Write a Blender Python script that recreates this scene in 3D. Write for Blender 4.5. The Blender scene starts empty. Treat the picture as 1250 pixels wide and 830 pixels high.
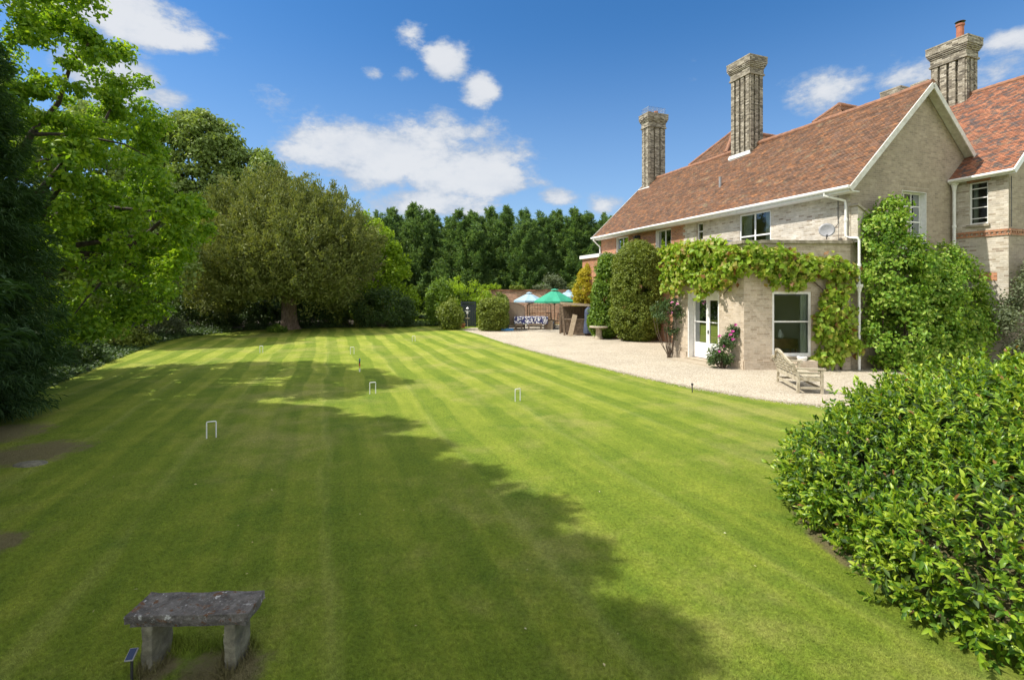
import bpy, math, random
import numpy as np
from mathutils import Vector, Matrix
R = math.radians
S = bpy.context.scene
COL = S.collection
random.seed(7)

# ------------------------------------------------------------------ camera, sky, sun, exposure
H = 2.7; F = 600.0; HOR = 356.0
cam = bpy.data.cameras.new('camera'); camo = bpy.data.objects.new('camera', cam); COL.objects.link(camo)
camo.location = (0, 0, H); camo.rotation_euler = (R(90), 0, 0)
cam.sensor_width = 36; cam.lens = F / 1250 * 36; cam.shift_y = -0.0472
cam.clip_start = 0.1; cam.clip_end = 3000
S.camera = camo
S.view_settings.view_transform = 'Standard'; S.view_settings.look = 'None'
S.view_settings.exposure = 0.85; S.view_settings.gamma = 1; S.view_settings.use_curve_mapping = False
SUN_EL, SUN_A = 53.0, 8.6          # elevation; light travels towards +X turned this much to +Y
sl = bpy.data.lights.new('sun', 'SUN'); slo = bpy.data.objects.new('sun', sl); COL.objects.link(slo)
sl.energy = 3.6; sl.angle = R(0.45); sl.color = (1.0, 0.95, 0.86)
td = Vector((math.cos(R(SUN_A)) * math.cos(R(SUN_EL)), math.sin(R(SUN_A)) * math.cos(R(SUN_EL)), -math.sin(R(SUN_EL))))
slo.rotation_euler = td.to_track_quat('-Z', 'Y').to_euler(); slo.location = (-30, -5, 40)

class NT:
    """small helper to write node trees"""
    def __init__(s, tree): s.t = tree; s.n = tree.nodes; s.l = tree.links
    def add(s, typ, **kw):
        n = s.n.new(typ)
        for k, v in kw.items():
            if k.startswith('i_'):
                key = k[2:]; key = int(key) if key.isdigit() else key.replace('_', ' ')
                if hasattr(v, 'is_linked'): s.l.new(v, n.inputs[key])
                else: n.inputs[key].default_value = v
            else: setattr(n, k, v)
        return n
    def math(s, op, a, b=None, c=None, clamp=False):
        n = s.n.new('ShaderNodeMath'); n.operation = op; n.use_clamp = clamp
        for i, v in enumerate((a, b, c)):
            if v is None: continue
            if hasattr(v, 'is_linked'): s.l.new(v, n.inputs[i])
            else: n.inputs[i].default_value = v
        return n.outputs[0]
    def vmath(s, op, a, b=None):
        n = s.n.new('ShaderNodeVectorMath'); n.operation = op
        for i, v in enumerate((a, b)):
            if v is None: continue
            if hasattr(v, 'is_linked'): s.l.new(v, n.inputs[i])
            else: n.inputs[i].default_value = v
        return n.outputs['Value'] if op in ('LENGTH', 'DOT_PRODUCT') else n.outputs[0]
    def mix(s, f, a, b, blend='MIX'):
        n = s.n.new('ShaderNodeMix'); n.data_type = 'RGBA'; n.blend_type = blend
        for k, v in ((0, f), (6, a), (7, b)):
            if hasattr(v, 'is_linked'): s.l.new(v, n.inputs[k])
            else: n.inputs[k].default_value = (v if k == 0 else (*v, 1) if len(v) == 3 else v)
        return n.outputs[2]
    def noise(s, vec, scale, detail=4, rough=.55):
        n = s.n.new('ShaderNodeTexNoise'); n.inputs['Scale'].default_value = scale
        n.inputs['Detail'].default_value = detail; n.inputs['Roughness'].default_value = rough
        if vec is not None: s.l.new(vec, n.inputs['Vector'])
        return n.outputs['Fac']
    def ramp(s, f, stops, interp='LINEAR'):
        n = s.n.new('ShaderNodeValToRGB'); n.color_ramp.interpolation = interp
        e = n.color_ramp.elements
        while len(e) < len(stops): e.new(0.5)
        for el, (p, c) in zip(e, stops):
            el.position = p; el.color = (*c, 1) if not isinstance(c, (int, float)) else (c, c, c, 1)
        s.l.new(f, n.inputs[0]); return n.outputs[0]
    def maprange(s, v, a, b, c=0.0, d=1.0, smooth=True):
        n = s.n.new('ShaderNodeMapRange'); n.interpolation_type = 'SMOOTHSTEP' if smooth else 'LINEAR'
        s.l.new(v, n.inputs[0])
        for i, x in enumerate((a, b, c, d)): n.inputs[i + 1].default_value = x
        return n.outputs[0]
    def scale(s, v, sc):
        return s.vmath('MULTIPLY', v, sc)

def make_world():
    w = bpy.data.worlds.new('World'); S.world = w; w.use_nodes = True
    t = NT(w.node_tree); t.n.clear()
    sky = t.add('ShaderNodeTexSky', sky_type='NISHITA', sun_disc=False, sun_elevation=R(SUN_EL), sun_rotation=R(261.4))
    sky.air_density = 0.9; sky.dust_density = 0.25; sky.ozone_density = 3.2; sky.altitude = 50
    g = t.add('ShaderNodeTexCoord').outputs['Generated']
    def direction(px, py):
        return Vector(((px - 625) / F, 1, (HOR - py) / F)).normalized()
    # clouds as places on the celestial sphere: centre, half width, half height (pixels of arc), weight
    blobs = [(480, 188, 185, 58, 1.2), (565, 212, 115, 50, 1.2), (540, 252, 130, 38, 1.0), (390, 178, 80, 20, .62), (140, 20, 120, 40, 1.0), (215, 48, 60, 26, .9),
             (145, 100, 70, 48, 1.15), (200, 122, 48, 26, 1.0), (492, 36, 38, 30, .72), (540, 78, 36, 28, .95), (586, 110, 32, 24, .95), (495, 92, 28, 16, .8), (455, 90, 22, 12, .7),
             (676, 242, 42, 15, .85), (745, 252, 42, 20, .75), (1000, 112, 80, 42, .85), (1110, 92, 62, 24, .72), (1240, 48, 50, 24, .8), (1225, 92, 80, 26, .6),
             (60, 8, 60, 30, .9), (-120, 150, 160, 60, .9), (1500, 200, 200, 60, .9), (420, 226, 60, 22, .6), (965, 135, 60, 24, .5)]
    acc = None
    for px, py, hw, hh, wt in blobs:
        d = direction(px, py); k = d.y            # arc per pixel shrinks off axis
        rx = hw / F * k; rz = hh / F * k
        v = t.vmath('SUBTRACT', g, tuple(d))
        v = t.vmath('MULTIPLY', v, (1 / rx, 1 / rx, 1 / rz))
        q = t.maprange(t.vmath('LENGTH', v), 0.0, 1.35, wt, 0.0)
        acc = q if acc is None else t.math('MAXIMUM', acc, q)
    st = t.scale(g, (1, 1, 1.9))
    n1 = t.noise(st, 6.5, 10, .66); n2 = t.noise(st, 2.6, 4, .5); n3 = t.noise(st, 22, 6, .7)
    gs = t.add('ShaderNodeSeparateXYZ', i_Vector=g)
    # unseen bright cloud added overhead and behind the viewer to lift the shade
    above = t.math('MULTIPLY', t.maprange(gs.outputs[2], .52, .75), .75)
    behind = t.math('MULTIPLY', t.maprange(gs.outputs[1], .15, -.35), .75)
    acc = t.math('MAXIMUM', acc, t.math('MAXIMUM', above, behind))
    dens = t.math('ADD', t.math('MULTIPLY', n1, 1.9), t.math('MULTIPLY', n2, .5))
    dens = t.math('ADD', dens, t.math('MULTIPLY', n3, .36))
    dens = t.math('ADD', dens, t.math('MULTIPLY', acc, 0.84))
    m = t.maprange(dens, 1.66, 2.06)
    bright = t.noise(st, 9, 6, .6)
    lit = t.math('ADD', t.math('MULTIPLY', bright, .8), t.math('MULTIPLY', t.maprange(dens, 1.7, 2.3), .5))
    cc = t.mix(t.maprange(lit, .42, .95), (2.9, 3.35, 4.05), (4.75, 4.85, 5.0))
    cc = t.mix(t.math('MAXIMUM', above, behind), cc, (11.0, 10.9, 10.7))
    hs = t.add('ShaderNodeHueSaturation', i_Saturation=1.27, i_Value=1.0, i_Color=sky.outputs[0])
    sep = t.add('ShaderNodeSeparateXYZ', i_Vector=g)
    hz = t.maprange(sep.outputs[2], 0.0, .5, .55, 0.0)                # paler towards the horizon
    base = t.mix(hz, hs.outputs[0], (2.5, 3.4, 4.7))
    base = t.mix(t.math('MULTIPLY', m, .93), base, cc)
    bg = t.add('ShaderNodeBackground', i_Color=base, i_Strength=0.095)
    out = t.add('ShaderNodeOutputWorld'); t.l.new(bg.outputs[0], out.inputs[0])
make_world()
S.cycles.max_bounces = 6; S.cycles.diffuse_bounces = 3; S.cycles.transmission_bounces = 4
S.cycles.transparent_max_bounces = 8; S.cycles.glossy_bounces = 2

# ------------------------------------------------------------------ helpers
def at(px, py, z=0.0):
    """world point on the level z seen at a pixel of the photograph (used to measure the place)"""
    d = (H - z) * F / (py - HOR); return ((px - 625) / F * d, d, z)
def gx(px, Y): return (px - 625) / F * Y
def gz(py, Y): return H + (HOR - py) / F * Y

def tag(o, label=None, cat=None, group=None, kind=None):
    if label: o['label'] = label
    if cat: o['category'] = cat
    if group: o['group'] = group
    if kind: o['kind'] = kind
    return o
def empty(name, loc, rz=0, label=None, cat=None, group=None):
    o = bpy.data.objects.new(name, None); COL.objects.link(o); o.location = loc; o.rotation_euler = (0, 0, rz)
    o.empty_display_size = .2
    return tag(o, label, cat, group)

class MB:
    def __init__(s): s.v = []; s.f = []; s.uv = []; s.has = False
    def face(s, pts, uv=None):
        b = len(s.v); s.v += [tuple(p) for p in pts]; s.f.append(tuple(range(b, b + len(pts))))
        s.uv += list(uv) if uv else [(0, 0)] * len(pts)
        if uv: s.has = True
        return s
    def box(s, a, b, M=None):
        x0, y0, z0 = a; x1, y1, z1 = b
        c = [(x0, y0, z0), (x1, y0, z0), (x1, y1, z0), (x0, y1, z0), (x0, y0, z1), (x1, y0, z1), (x1, y1, z1), (x0, y1, z1)]
        if M is not None: c = [tuple(M @ Vector(p)) for p in c]
        for q in ((0, 3, 2, 1), (4, 5, 6, 7), (0, 1, 5, 4), (1, 2, 6, 5), (2, 3, 7, 6), (3, 0, 4, 7)):
            p = [c[i] for i in q]; e1 = (Vector(p[1]) - Vector(p[0])).length; e2 = (Vector(p[2]) - Vector(p[1])).length
            o = p[0][0] * 3.7 + p[0][1] * 5.3; w = p[0][2]; s.face(p, [(o, w), (o + e1, w), (o + e1, w + e2), (o, w + e2)])
        return s
    def bar(s, p, q, w, h=None, up=(0, 0, 1)):
        """square bar from p to q"""
        h = h or w; p = Vector(p); q = Vector(q); d = (q - p); L = d.length; d.normalize()
        u = Vector(up)
        if abs(u.dot(d)) > .98: u = Vector((1, 0, 0))
        sx = d.cross(u).normalized(); uu = sx.cross(d)
        M = Matrix((( *sx, 0), (*d, 0), (*uu, 0), (0, 0, 0, 1))).transposed(); M.translation = p
        return s.box((-w / 2, 0, -h / 2), (w / 2, L, h / 2), M)
    def tube(s, pts, rad, n=8, cap=True):
        pts = [Vector(p) for p in pts]
        if not hasattr(rad, '__len__'): rad = [rad] * len(pts)
        b = len(s.v); prev = None
        for i, p in enumerate(pts):
            d = (pts[min(i + 1, len(pts) - 1)] - pts[max(i - 1, 0)]).normalized()
            if prev is None:
                u = Vector((0, 0, 1)) if abs(d.z) < .9 else Vector((1, 0, 0))
                a = d.cross(u).normalized()
            else: a = (prev - d * prev.dot(d)).normalized()
            prev = a; c = d.cross(a)
            for k in range(n):
                t = 2 * math.pi * k / n; s.v.append(tuple(p + (a * math.cos(t) + c * math.sin(t)) * rad[i]))
        for i in range(len(pts) - 1):
            for k in range(n):
                k2 = (k + 1) % n
                s.f.append((b + i * n + k, b + i * n + k2, b + (i + 1) * n + k2, b + (i + 1) * n + k)); s.uv += [(0, 0)] * 4
        if cap:
            s.f.append(tuple(b + k for k in reversed(range(n)))); s.uv += [(0, 0)] * n
            e = b + (len(pts) - 1) * n; s.f.append(tuple(e + k for k in range(n))); s.uv += [(0, 0)] * n
        return s
    def lathe(s, prof, c=(0, 0, 0), n=16):
        b = len(s.v)
        for r, z in prof:
            for k in range(n):
                t = 2 * math.pi * k / n; s.v.append((c[0] + r * math.cos(t), c[1] + r * math.sin(t), c[2] + z))
        for i in range(len(prof) - 1):
            for k in range(n):
                k2 = (k + 1) % n
                s.f.append((b + i * n + k, b + i * n + k2, b + (i + 1) * n + k2, b + (i + 1) * n + k)); s.uv += [(0, 0)] * 4
        return s
    def build(s, name, mat, parent=None, smooth=False, bevel=0):
        me = bpy.data.meshes.new(name); me.from_pydata(s.v, [], s.f); me.materials.append(mat)
        if s.has:
            u = me.uv_layers.new(name='UVMap'); u.data.foreach_set('uv', [c for p in s.uv for c in p])
        if smooth: me.polygons.foreach_set('use_smooth', [True] * len(me.polygons))
        o = bpy.data.objects.new(name, me); COL.objects.link(o)
        if parent: o.parent = parent
        if bevel:
            m = o.modifiers.new('bevel', 'BEVEL'); m.width = bevel; m.segments = 2; m.limit_method = 'ANGLE'
        return o

def np_mesh(name, V, T, mat, parent=None, smooth=False):
    """triangle mesh straight from arrays"""
    me = bpy.data.meshes.new(name); V = np.ascontiguousarray(V, np.float32); T = np.ascontiguousarray(T, np.int32)
    me.vertices.add(len(V)); me.vertices.foreach_set('co', V.ravel())
    me.loops.add(T.size); me.loops.foreach_set('vertex_index', T.ravel())
    me.polygons.add(len(T)); me.polygons.foreach_set('loop_start', np.arange(0, T.size, 3, dtype=np.int32))
    me.polygons.foreach_set('loop_total', np.full(len(T), 3, np.int32))
    if smooth: me.polygons.foreach_set('use_smooth', np.ones(len(T), bool))
    me.update(); me.validate(); me.materials.append(mat)
    o = bpy.data.objects.new(name, me); COL.objects.link(o)
    if parent: o.parent = parent
    return o
def copy_tree(o, parent=None):
    c = o.copy(); COL.objects.link(c); c.parent = parent
    for ch in list(o.children): copy_tree(ch, c)
    return c

# ------------------------------------------------------------------ materials
def newmat(name):
    m = bpy.data.materials.new(name); m.use_nodes = True; t = NT(m.node_tree); t.n.clear()
    b = t.add('ShaderNodeBsdfPrincipled'); o = t.add('ShaderNodeOutputMaterial'); t.l.new(b.outputs[0], o.inputs[0])
    return m, t, b, o
def objco(t): return t.add('ShaderNodeTexCoord').outputs['Object']
def uvco(t): return t.add('ShaderNodeTexCoord').outputs['UV']
def setin(t, b, key, v):
    if hasattr(v, 'is_linked'): t.l.new(v, b.inputs[key])
    else: b.inputs[key].default_value = v
def bump(t, b, h, strength=.4, dist=.01):
    n = t.add('ShaderNodeBump', i_Strength=strength, i_Distance=dist, i_Height=h); t.l.new(n.outputs[0], b.inputs['Normal'])

def plain(name, c1, c2=None, scale=6, rough=.6, bumpd=0, metal=0, detail=6):
    m, t, b, o = newmat(name); co = objco(t)
    n = t.noise(co, scale, detail)
    c2 = c2 or tuple(x * .75 for x in c1)
    setin(t, b, 'Base Color', t.mix(t.maprange(n, .32, .68), c1, c2)); b.inputs['Roughness'].default_value = rough
    b.inputs['Metallic'].default_value = metal
    if bumpd: bump(t, b, t.noise(co, scale * 5, 5), .6, bumpd)
    return m

def cells(t, uv, w, h, off=.5):
    """per-brick random numbers"""
    sp = t.add('ShaderNodeSeparateXYZ', i_Vector=uv)
    row = t.math('FLOOR', t.math('DIVIDE', sp.outputs[1], h))
    cu = t.math('FLOOR', t.math('ADD', t.math('DIVIDE', sp.outputs[0], w), t.math('MULTIPLY', row, off)))
    cv = t.add('ShaderNodeCombineXYZ', i_X=cu, i_Y=row)
    wn = t.add('ShaderNodeTexWhiteNoise', noise_dimensions='2D', i_Vector=cv.outputs[0])
    # distance to the joints
    fu = t.math('FRACT', t.math('ADD', t.math('DIVIDE', sp.outputs[0], w), t.math('MULTIPLY', row, off)))
    fv = t.math('FRACT', t.math('DIVIDE', sp.outputs[1], h))
    eu = t.math('MULTIPLY', t.math('MINIMUM', fu, t.math('SUBTRACT', 1.0, fu)), w)
    ev = t.math('MULTIPLY', t.math('MINIMUM', fv, t.math('SUBTRACT', 1.0, fv)), h)
    return wn.outputs['Value'], t.math('MINIMUM', eu, ev), fu, fv, sp

def brick(name, stops, mortar, stain=(.10, .085, .06), stain_amt=.5, w=.225, h=.075, big=(.7, 1.15)):
    m, t, b, o = newmat(name); uv = uvco(t)
    rnd, edge, fu, fv, sp = cells(t, uv, w, h)
    col = t.ramp(rnd, stops)
    n = t.noise(uv, 1.1, 6, .6); n3 = t.noise(uv, 14, 5, .7)
    col = t.mix(1.0, col, t.ramp(n, [(.3, big[0]), (.7, big[1])]), 'MULTIPLY')
    col = t.mix(t.math('MULTIPLY', t.maprange(n3, .3, .75), .35), col, mortar)
    col = t.mix(1.0, col, t.ramp(t.noise(uv, 5.5, 7, .75), [(.28, .72), (.5, 1.0), (.72, 1.2)]), 'MULTIPLY')
    mo = t.maprange(edge, .004, .009)
    col = t.mix(mo, mortar, col)
    sv = t.noise(t.scale(uv, (1, .25, 1)), 2.2, 7, .65)            # old water runs and lichen
    col = t.mix(t.math('MULTIPLY', t.maprange(sv, .53, .74), stain_amt), col, stain)
    setin(t, b, 'Base Color', col); b.inputs['Roughness'].default_value = .9
    bump(t, b, t.math('ADD', mo, t.math('MULTIPLY', n3, .8)), .7, .012)
    return m

def tiles(name, stops, patch, patch_amt, lichen=(.27, .225, .125)):
    m, t, b, o = newmat(name); uv = uvco(t)
    rnd, edge, fu, fv, sp = cells(t, uv, .17, .105)
    n = t.noise(uv, .9, 7, .65); n2 = t.noise(uv, 3.5, 6, .6)
    rr = t.math('ADD', t.math('MULTIPLY', rnd, .75), t.math('MULTIPLY', n, .32))
    col = t.ramp(rr, stops)
    cl = t.math('ADD', t.math('MULTIPLY', rnd, .4), t.math('MULTIPLY', n2, .9))
    col = t.mix(t.math('MULTIPLY', t.maprange(cl, .66, .8), patch_amt), col, patch)
    col = t.mix(t.math('MULTIPLY', t.maprange(t.noise(uv, 1.7, 8, .7), .54, .70), .6), col, lichen)
    col = t.mix(1.0, col, t.ramp(t.noise(uv, 2.3, 8, .75), [(.28, .58), (.5, .98), (.72, 1.42)]), 'MULTIPLY')
    col = t.mix(t.math('MULTIPLY', t.maprange(t.noise(t.vmath('ADD', uv, (5, 9, 0)), 6, 6, .7), .6, .7), .5), col, (.30, .27, .19))
    joint = t.maprange(t.math('MULTIPLY', t.math('MINIMUM', fu, t.math('SUBTRACT', 1.0, fu)), .17), .002, .006)
    col = t.mix(joint, (.05, .035, .03), col)
    setin(t, b, 'Base Color', col); b.inputs['Roughness'].default_value = .85
    hh = t.math('ADD', t.math('MULTIPLY', rnd, .9), joint); bump(t, b, t.math('ADD', hh, t.math('MULTIPLY', n2, .5)), .8, .02)
    return m

def leaf(name, cols, rough=.42, trans=.35, tcol=None, spec=.35, vary=2.0, dead=0.0):
    """leaves: each leaf its own colour, light passing through"""
    m, t, b, o = newmat(name)
    g = t.add('ShaderNodeNewGeometry'); rnd = g.outputs['Random Per Island']
    n = t.noise(objco(t), vary, 3)
    f = t.math('ADD', t.math('MULTIPLY', rnd, .72), t.math('MULTIPLY', t.math('SUBTRACT', n, .3), .75), clamp=True)
    k_ = 1.22; col = t.ramp(f, [(i / max(1, len(cols) - 1), tuple(min(.6, q * k_) for q in c)) for i, c in enumerate(cols)])
    if dead:
        w = t.add('ShaderNodeTexWhiteNoise', noise_dimensions='1D', i_W=t.math('MULTIPLY', rnd, 971.0))
        col = t.mix(t.math('GREATER_THAN', w.outputs['Value'], 1 - dead), col, (.26, .13, .045))
    setin(t, b, 'Base Color', col); b.inputs['Roughness'].default_value = rough
    b.inputs['Specular IOR Level'].default_value = spec
    tb = t.add('ShaderNodeBsdfTranslucent')
    t.l.new(t.mix(1.0, col, tcol or (1.25, 1.2, .55), 'MULTIPLY'), tb.inputs[0])
    mx = t.add('ShaderNodeMixShader', i_0=min(.5, trans + .08)); t.l.new(b.outputs[0], mx.inputs[1]); t.l.new(tb.outputs[0], mx.inputs[2])
    t.l.new(mx.outputs[0], o.inputs[0])
    return m

def bark(name, c1, c2):
    m, t, b, o = newmat(name); co = t.scale(objco(t), (6, 6, 1.2))
    n = t.noise(co, 2.5, 8, .65); setin(t, b, 'Base Color', t.mix(t.maprange(n, .35, .65), c1, c2)); b.inputs['Roughness'].default_value = .95
    bump(t, b, n, 1, .05); return m

M = {}
M['cream_brick'] = brick('cream_brick', [(0, (.30, .24, .17)), (.13, (.47, .41, .325)), (.5, (.55, .495, .41)), (.92, (.61, .56, .48)), (1, (.25, .19, .14))], (.53, .475, .39), stain=(.24, .19, .13), stain_amt=.6)
M['gault_brick'] = brick('gault_brick', [(0, (.27, .22, .16)), (.3, (.35, .285, .205)), (.7, (.40, .33, .24)), (1, (.30, .24, .17))], (.37, .315, .24), stain=(.20, .155, .105), stain_amt=.5)
M['red_brick'] = brick('red_brick', [(0, (.26, .09, .04)), (.4, (.42, .15, .06)), (.8, (.50, .20, .08)), (1, (.34, .16, .09))], (.40, .30, .22), stain=(.42, .30, .2), stain_amt=.5)
M['bay_brick'] = brick('bay_brick', [(0, (.37, .29, .20)), (.3, (.50, .41, .30)), (.7, (.57, .48, .37)), (1, (.44, .35, .25))], (.54, .46, .36), stain=(.30, .23, .15), stain_amt=.6)
M['stack_brick'] = brick('stack_brick', [(0, (.07, .058, .043)), (.25, (.18, .150, .11)), (.6, (.35, .305, .225)), (1, (.50, .45, .36))], (.22, .195, .15), stain=(.08, .068, .05), stain_amt=.6)
M['old_wall'] = brick('old_wall', [(0, (.28, .12, .07)), (.5, (.46, .20, .11)), (1, (.52, .30, .19))], (.46, .38, .29), stain=(.16, .14, .10), stain_amt=.6)
M['tiles'] = tiles('tiles', [(0, (.052, .036, .026)), (.25, (.118, .060, .032)), (.5, (.185, .082, .036)), (.75, (.30, .13, .048)), (1, (.17, .10, .06))], (.085, .06, .052), .6)
M['tiles_wing'] = tiles('tiles_wing', [(0, (.11, .055, .04)), (.3, (.24, .095, .05)), (.55, (.33, .13, .065)), (1, (.36, .18, .10))], (.07, .06, .06), .9)
M['ridge'] = plain('ridge', (.30, .14, .075), (.18, .09, .055), 5, .85)
M['white'] = plain('white_paint', (.80, .79, .76), (.70, .69, .66), 9, .4)
M['offwhite'] = plain('old_white_paint', (.66, .64, .59), (.52, .49, .43), 7, .55)
M['lead'] = plain('lead', (.30, .31, .33), (.45, .46, .48), 8, .5)
M['coping'] = plain('coping_stone', (.40, .35, .27), (.20, .17, .12), 5, .95, .01)
M['step'] = plain('step_stone', (.42, .36, .27), (.34, .28, .2), 6, .9, .005)
M['terracotta'] = plain('terracotta', (.42, .15, .075), (.28, .10, .06), 6, .8)
M['black'] = plain('black_metal', (.02, .02, .022), (.035, .035, .036), 9, .5)
M['dish'] = plain('dish_grey', (.28, .28, .29), (.22, .22, .23), 9, .5)
M['curtain'] = plain('curtain_cloth', (.74, .74, .64), (.60, .63, .54), 4, .9)
M['interior'] = plain('interior_wall', (.30, .26, .21), (.26, .22, .18), 2, .9)
M['plaster'] = plain('plaster', (.72, .68, .60), (.68, .63, .55), 2, .9)
M['wood'] = plain('polished_wood', (.28, .12, .045), (.16, .06, .02), 5, .35)
M['teak'] = plain('weathered_teak', (.50, .45, .34), (.33, .28, .19), 12, .85, .003)
M['shed_wood'] = plain('grey_wood', (.27, .20, .14), (.15, .105, .07), 9, .9, .006)
M['pale_wood'] = plain('pale_plank', (.50, .40, .28), (.38, .29, .19), 9, .8)
M['rattan'] = plain('rattan', (.20, .15, .10), (.30, .23, .16), 40, .8, .005)
M['green_cloth'] = plain('green_canvas', (.02, .26, .15), (.03, .31, .19), 3, .8)
M['blue_cloth'] = plain('pale_blue_canvas', (.30, .43, .52), (.26, .39, .48), 3, .8)
M['navy_cloth'] = plain('dark_blue_cover', (.035, .045, .08), (.06, .08, .14), 5, .7)
M['blue_plastic'] = plain('blue_plastic', (.04, .28, .62), (.05, .22, .50), 5, .35)
M['hoop'] = plain('hoop_white', (.78, .78, .76), (.66, .66, .63), 20, .4)
M['stone'] = plain('pale_stone', (.44, .38, .28), (.30, .26, .19), 7, .95, .01)
M['bark'] = bark('bark', (.10, .08, .06), (.05, .04, .03))
M['yew_bark'] = bark('yew_bark', (.27, .20, .145), (.13, .095, .07))
M['stem'] = bark('stem', (.14, .10, .065), (.07, .05, .035))
M['pink'] = plain('pink_petal', (.75, .28, .50), (.80, .40, .60), 9, .6)
M['magenta'] = plain('magenta_petal', (.55, .05, .30), (.65, .10, .42), 9, .6)
M['gate'] = plain('dark_blue_paint', (.018, .028, .034), (.028, .038, .045), 6, .5)

def glass_mat():
    m, t, b, o = newmat('glass')
    tr = t.add('ShaderNodeBsdfTransparent', i_Color=(.82, .86, .84, 1)); gl = t.add('ShaderNodeBsdfGlossy', i_Roughness=.01, i_Color=(.42, .44, .45, 1))
    fr = t.add('ShaderNodeFresnel', i_IOR=1.42)
    nb = t.add('ShaderNodeBump', i_Strength=.05, i_Distance=.02, i_Height=t.noise(objco(t), 1.6, 2)); t.l.new(nb.outputs[0], gl.inputs['Normal'])
    mx = t.add('ShaderNodeMixShader', i_0=fr.outputs[0]); t.l.new(tr.outputs[0], mx.inputs[1]); t.l.new(gl.outputs[0], mx.inputs[2])
    t.l.new(mx.outputs[0], o.inputs[0]); return m
M['glass'] = glass_mat()

def lichen_stone():
    m, t, b, o = newmat('lichen_stone'); co = objco(t)
    n = t.noise(co, 9, 8, .7); col = t.mix(t.maprange(n, .3, .7), (.05, .045, .04), (.17, .155, .14))
    a = t.noise(t.vmath('ADD', co, (3.1, 7, 2)), 15, 7, .65); col = t.mix(t.maprange(a, .56, .62), col, (.12, .058, .025))
    g_ = t.noise(t.vmath('ADD', co, (2, 11, 5)), 34, 8, .75); col = t.mix(t.math('MULTIPLY', t.maprange(g_, .5, .66), .55), col, (.30, .29, .27))
    w = t.noise(t.vmath('ADD', co, (9.1, 1, 5)), 12, 8, .7); col = t.mix(t.maprange(w, .60, .64), col, (.46, .46, .44))
    setin(t, b, 'Base Color', col); b.inputs['Roughness'].default_value = .95; bump(t, b, t.noise(co, 22, 8, .7), 1, .03); return m
M['lichen_stone'] = lichen_stone()
def leg_stone():
    m, t, b, o = newmat('leg_stone'); co = objco(t)
    n = t.noise(co, 7, 8, .7); col = t.mix(t.maprange(n, .3, .7), (.085, .08, .06), (.22, .21, .145))
    setin(t, b, 'Base Color', col); b.inputs['Roughness'].default_value = .95; bump(t, b, n, 1, .02); return m
M['leg_stone'] = leg_stone()

def pattern_cloth():
    m, t, b, o = newmat('navy_white_cloth'); co = objco(t)
    v = t.add('ShaderNodeTexVoronoi', i_Scale=7.5, i_Vector=co); n = t.noise(co, 14, 3)
    f = t.maprange(t.math('ADD', v.outputs['Distance'], t.math('MULTIPLY', n, .35)), .60, .66)
    setin(t, b, 'Base Color', t.mix(f, (.80, .80, .82), (.045, .05, .17))); b.inputs['Roughness'].default_value = .9; return m
M['pattern'] = pattern_cloth()

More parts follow.
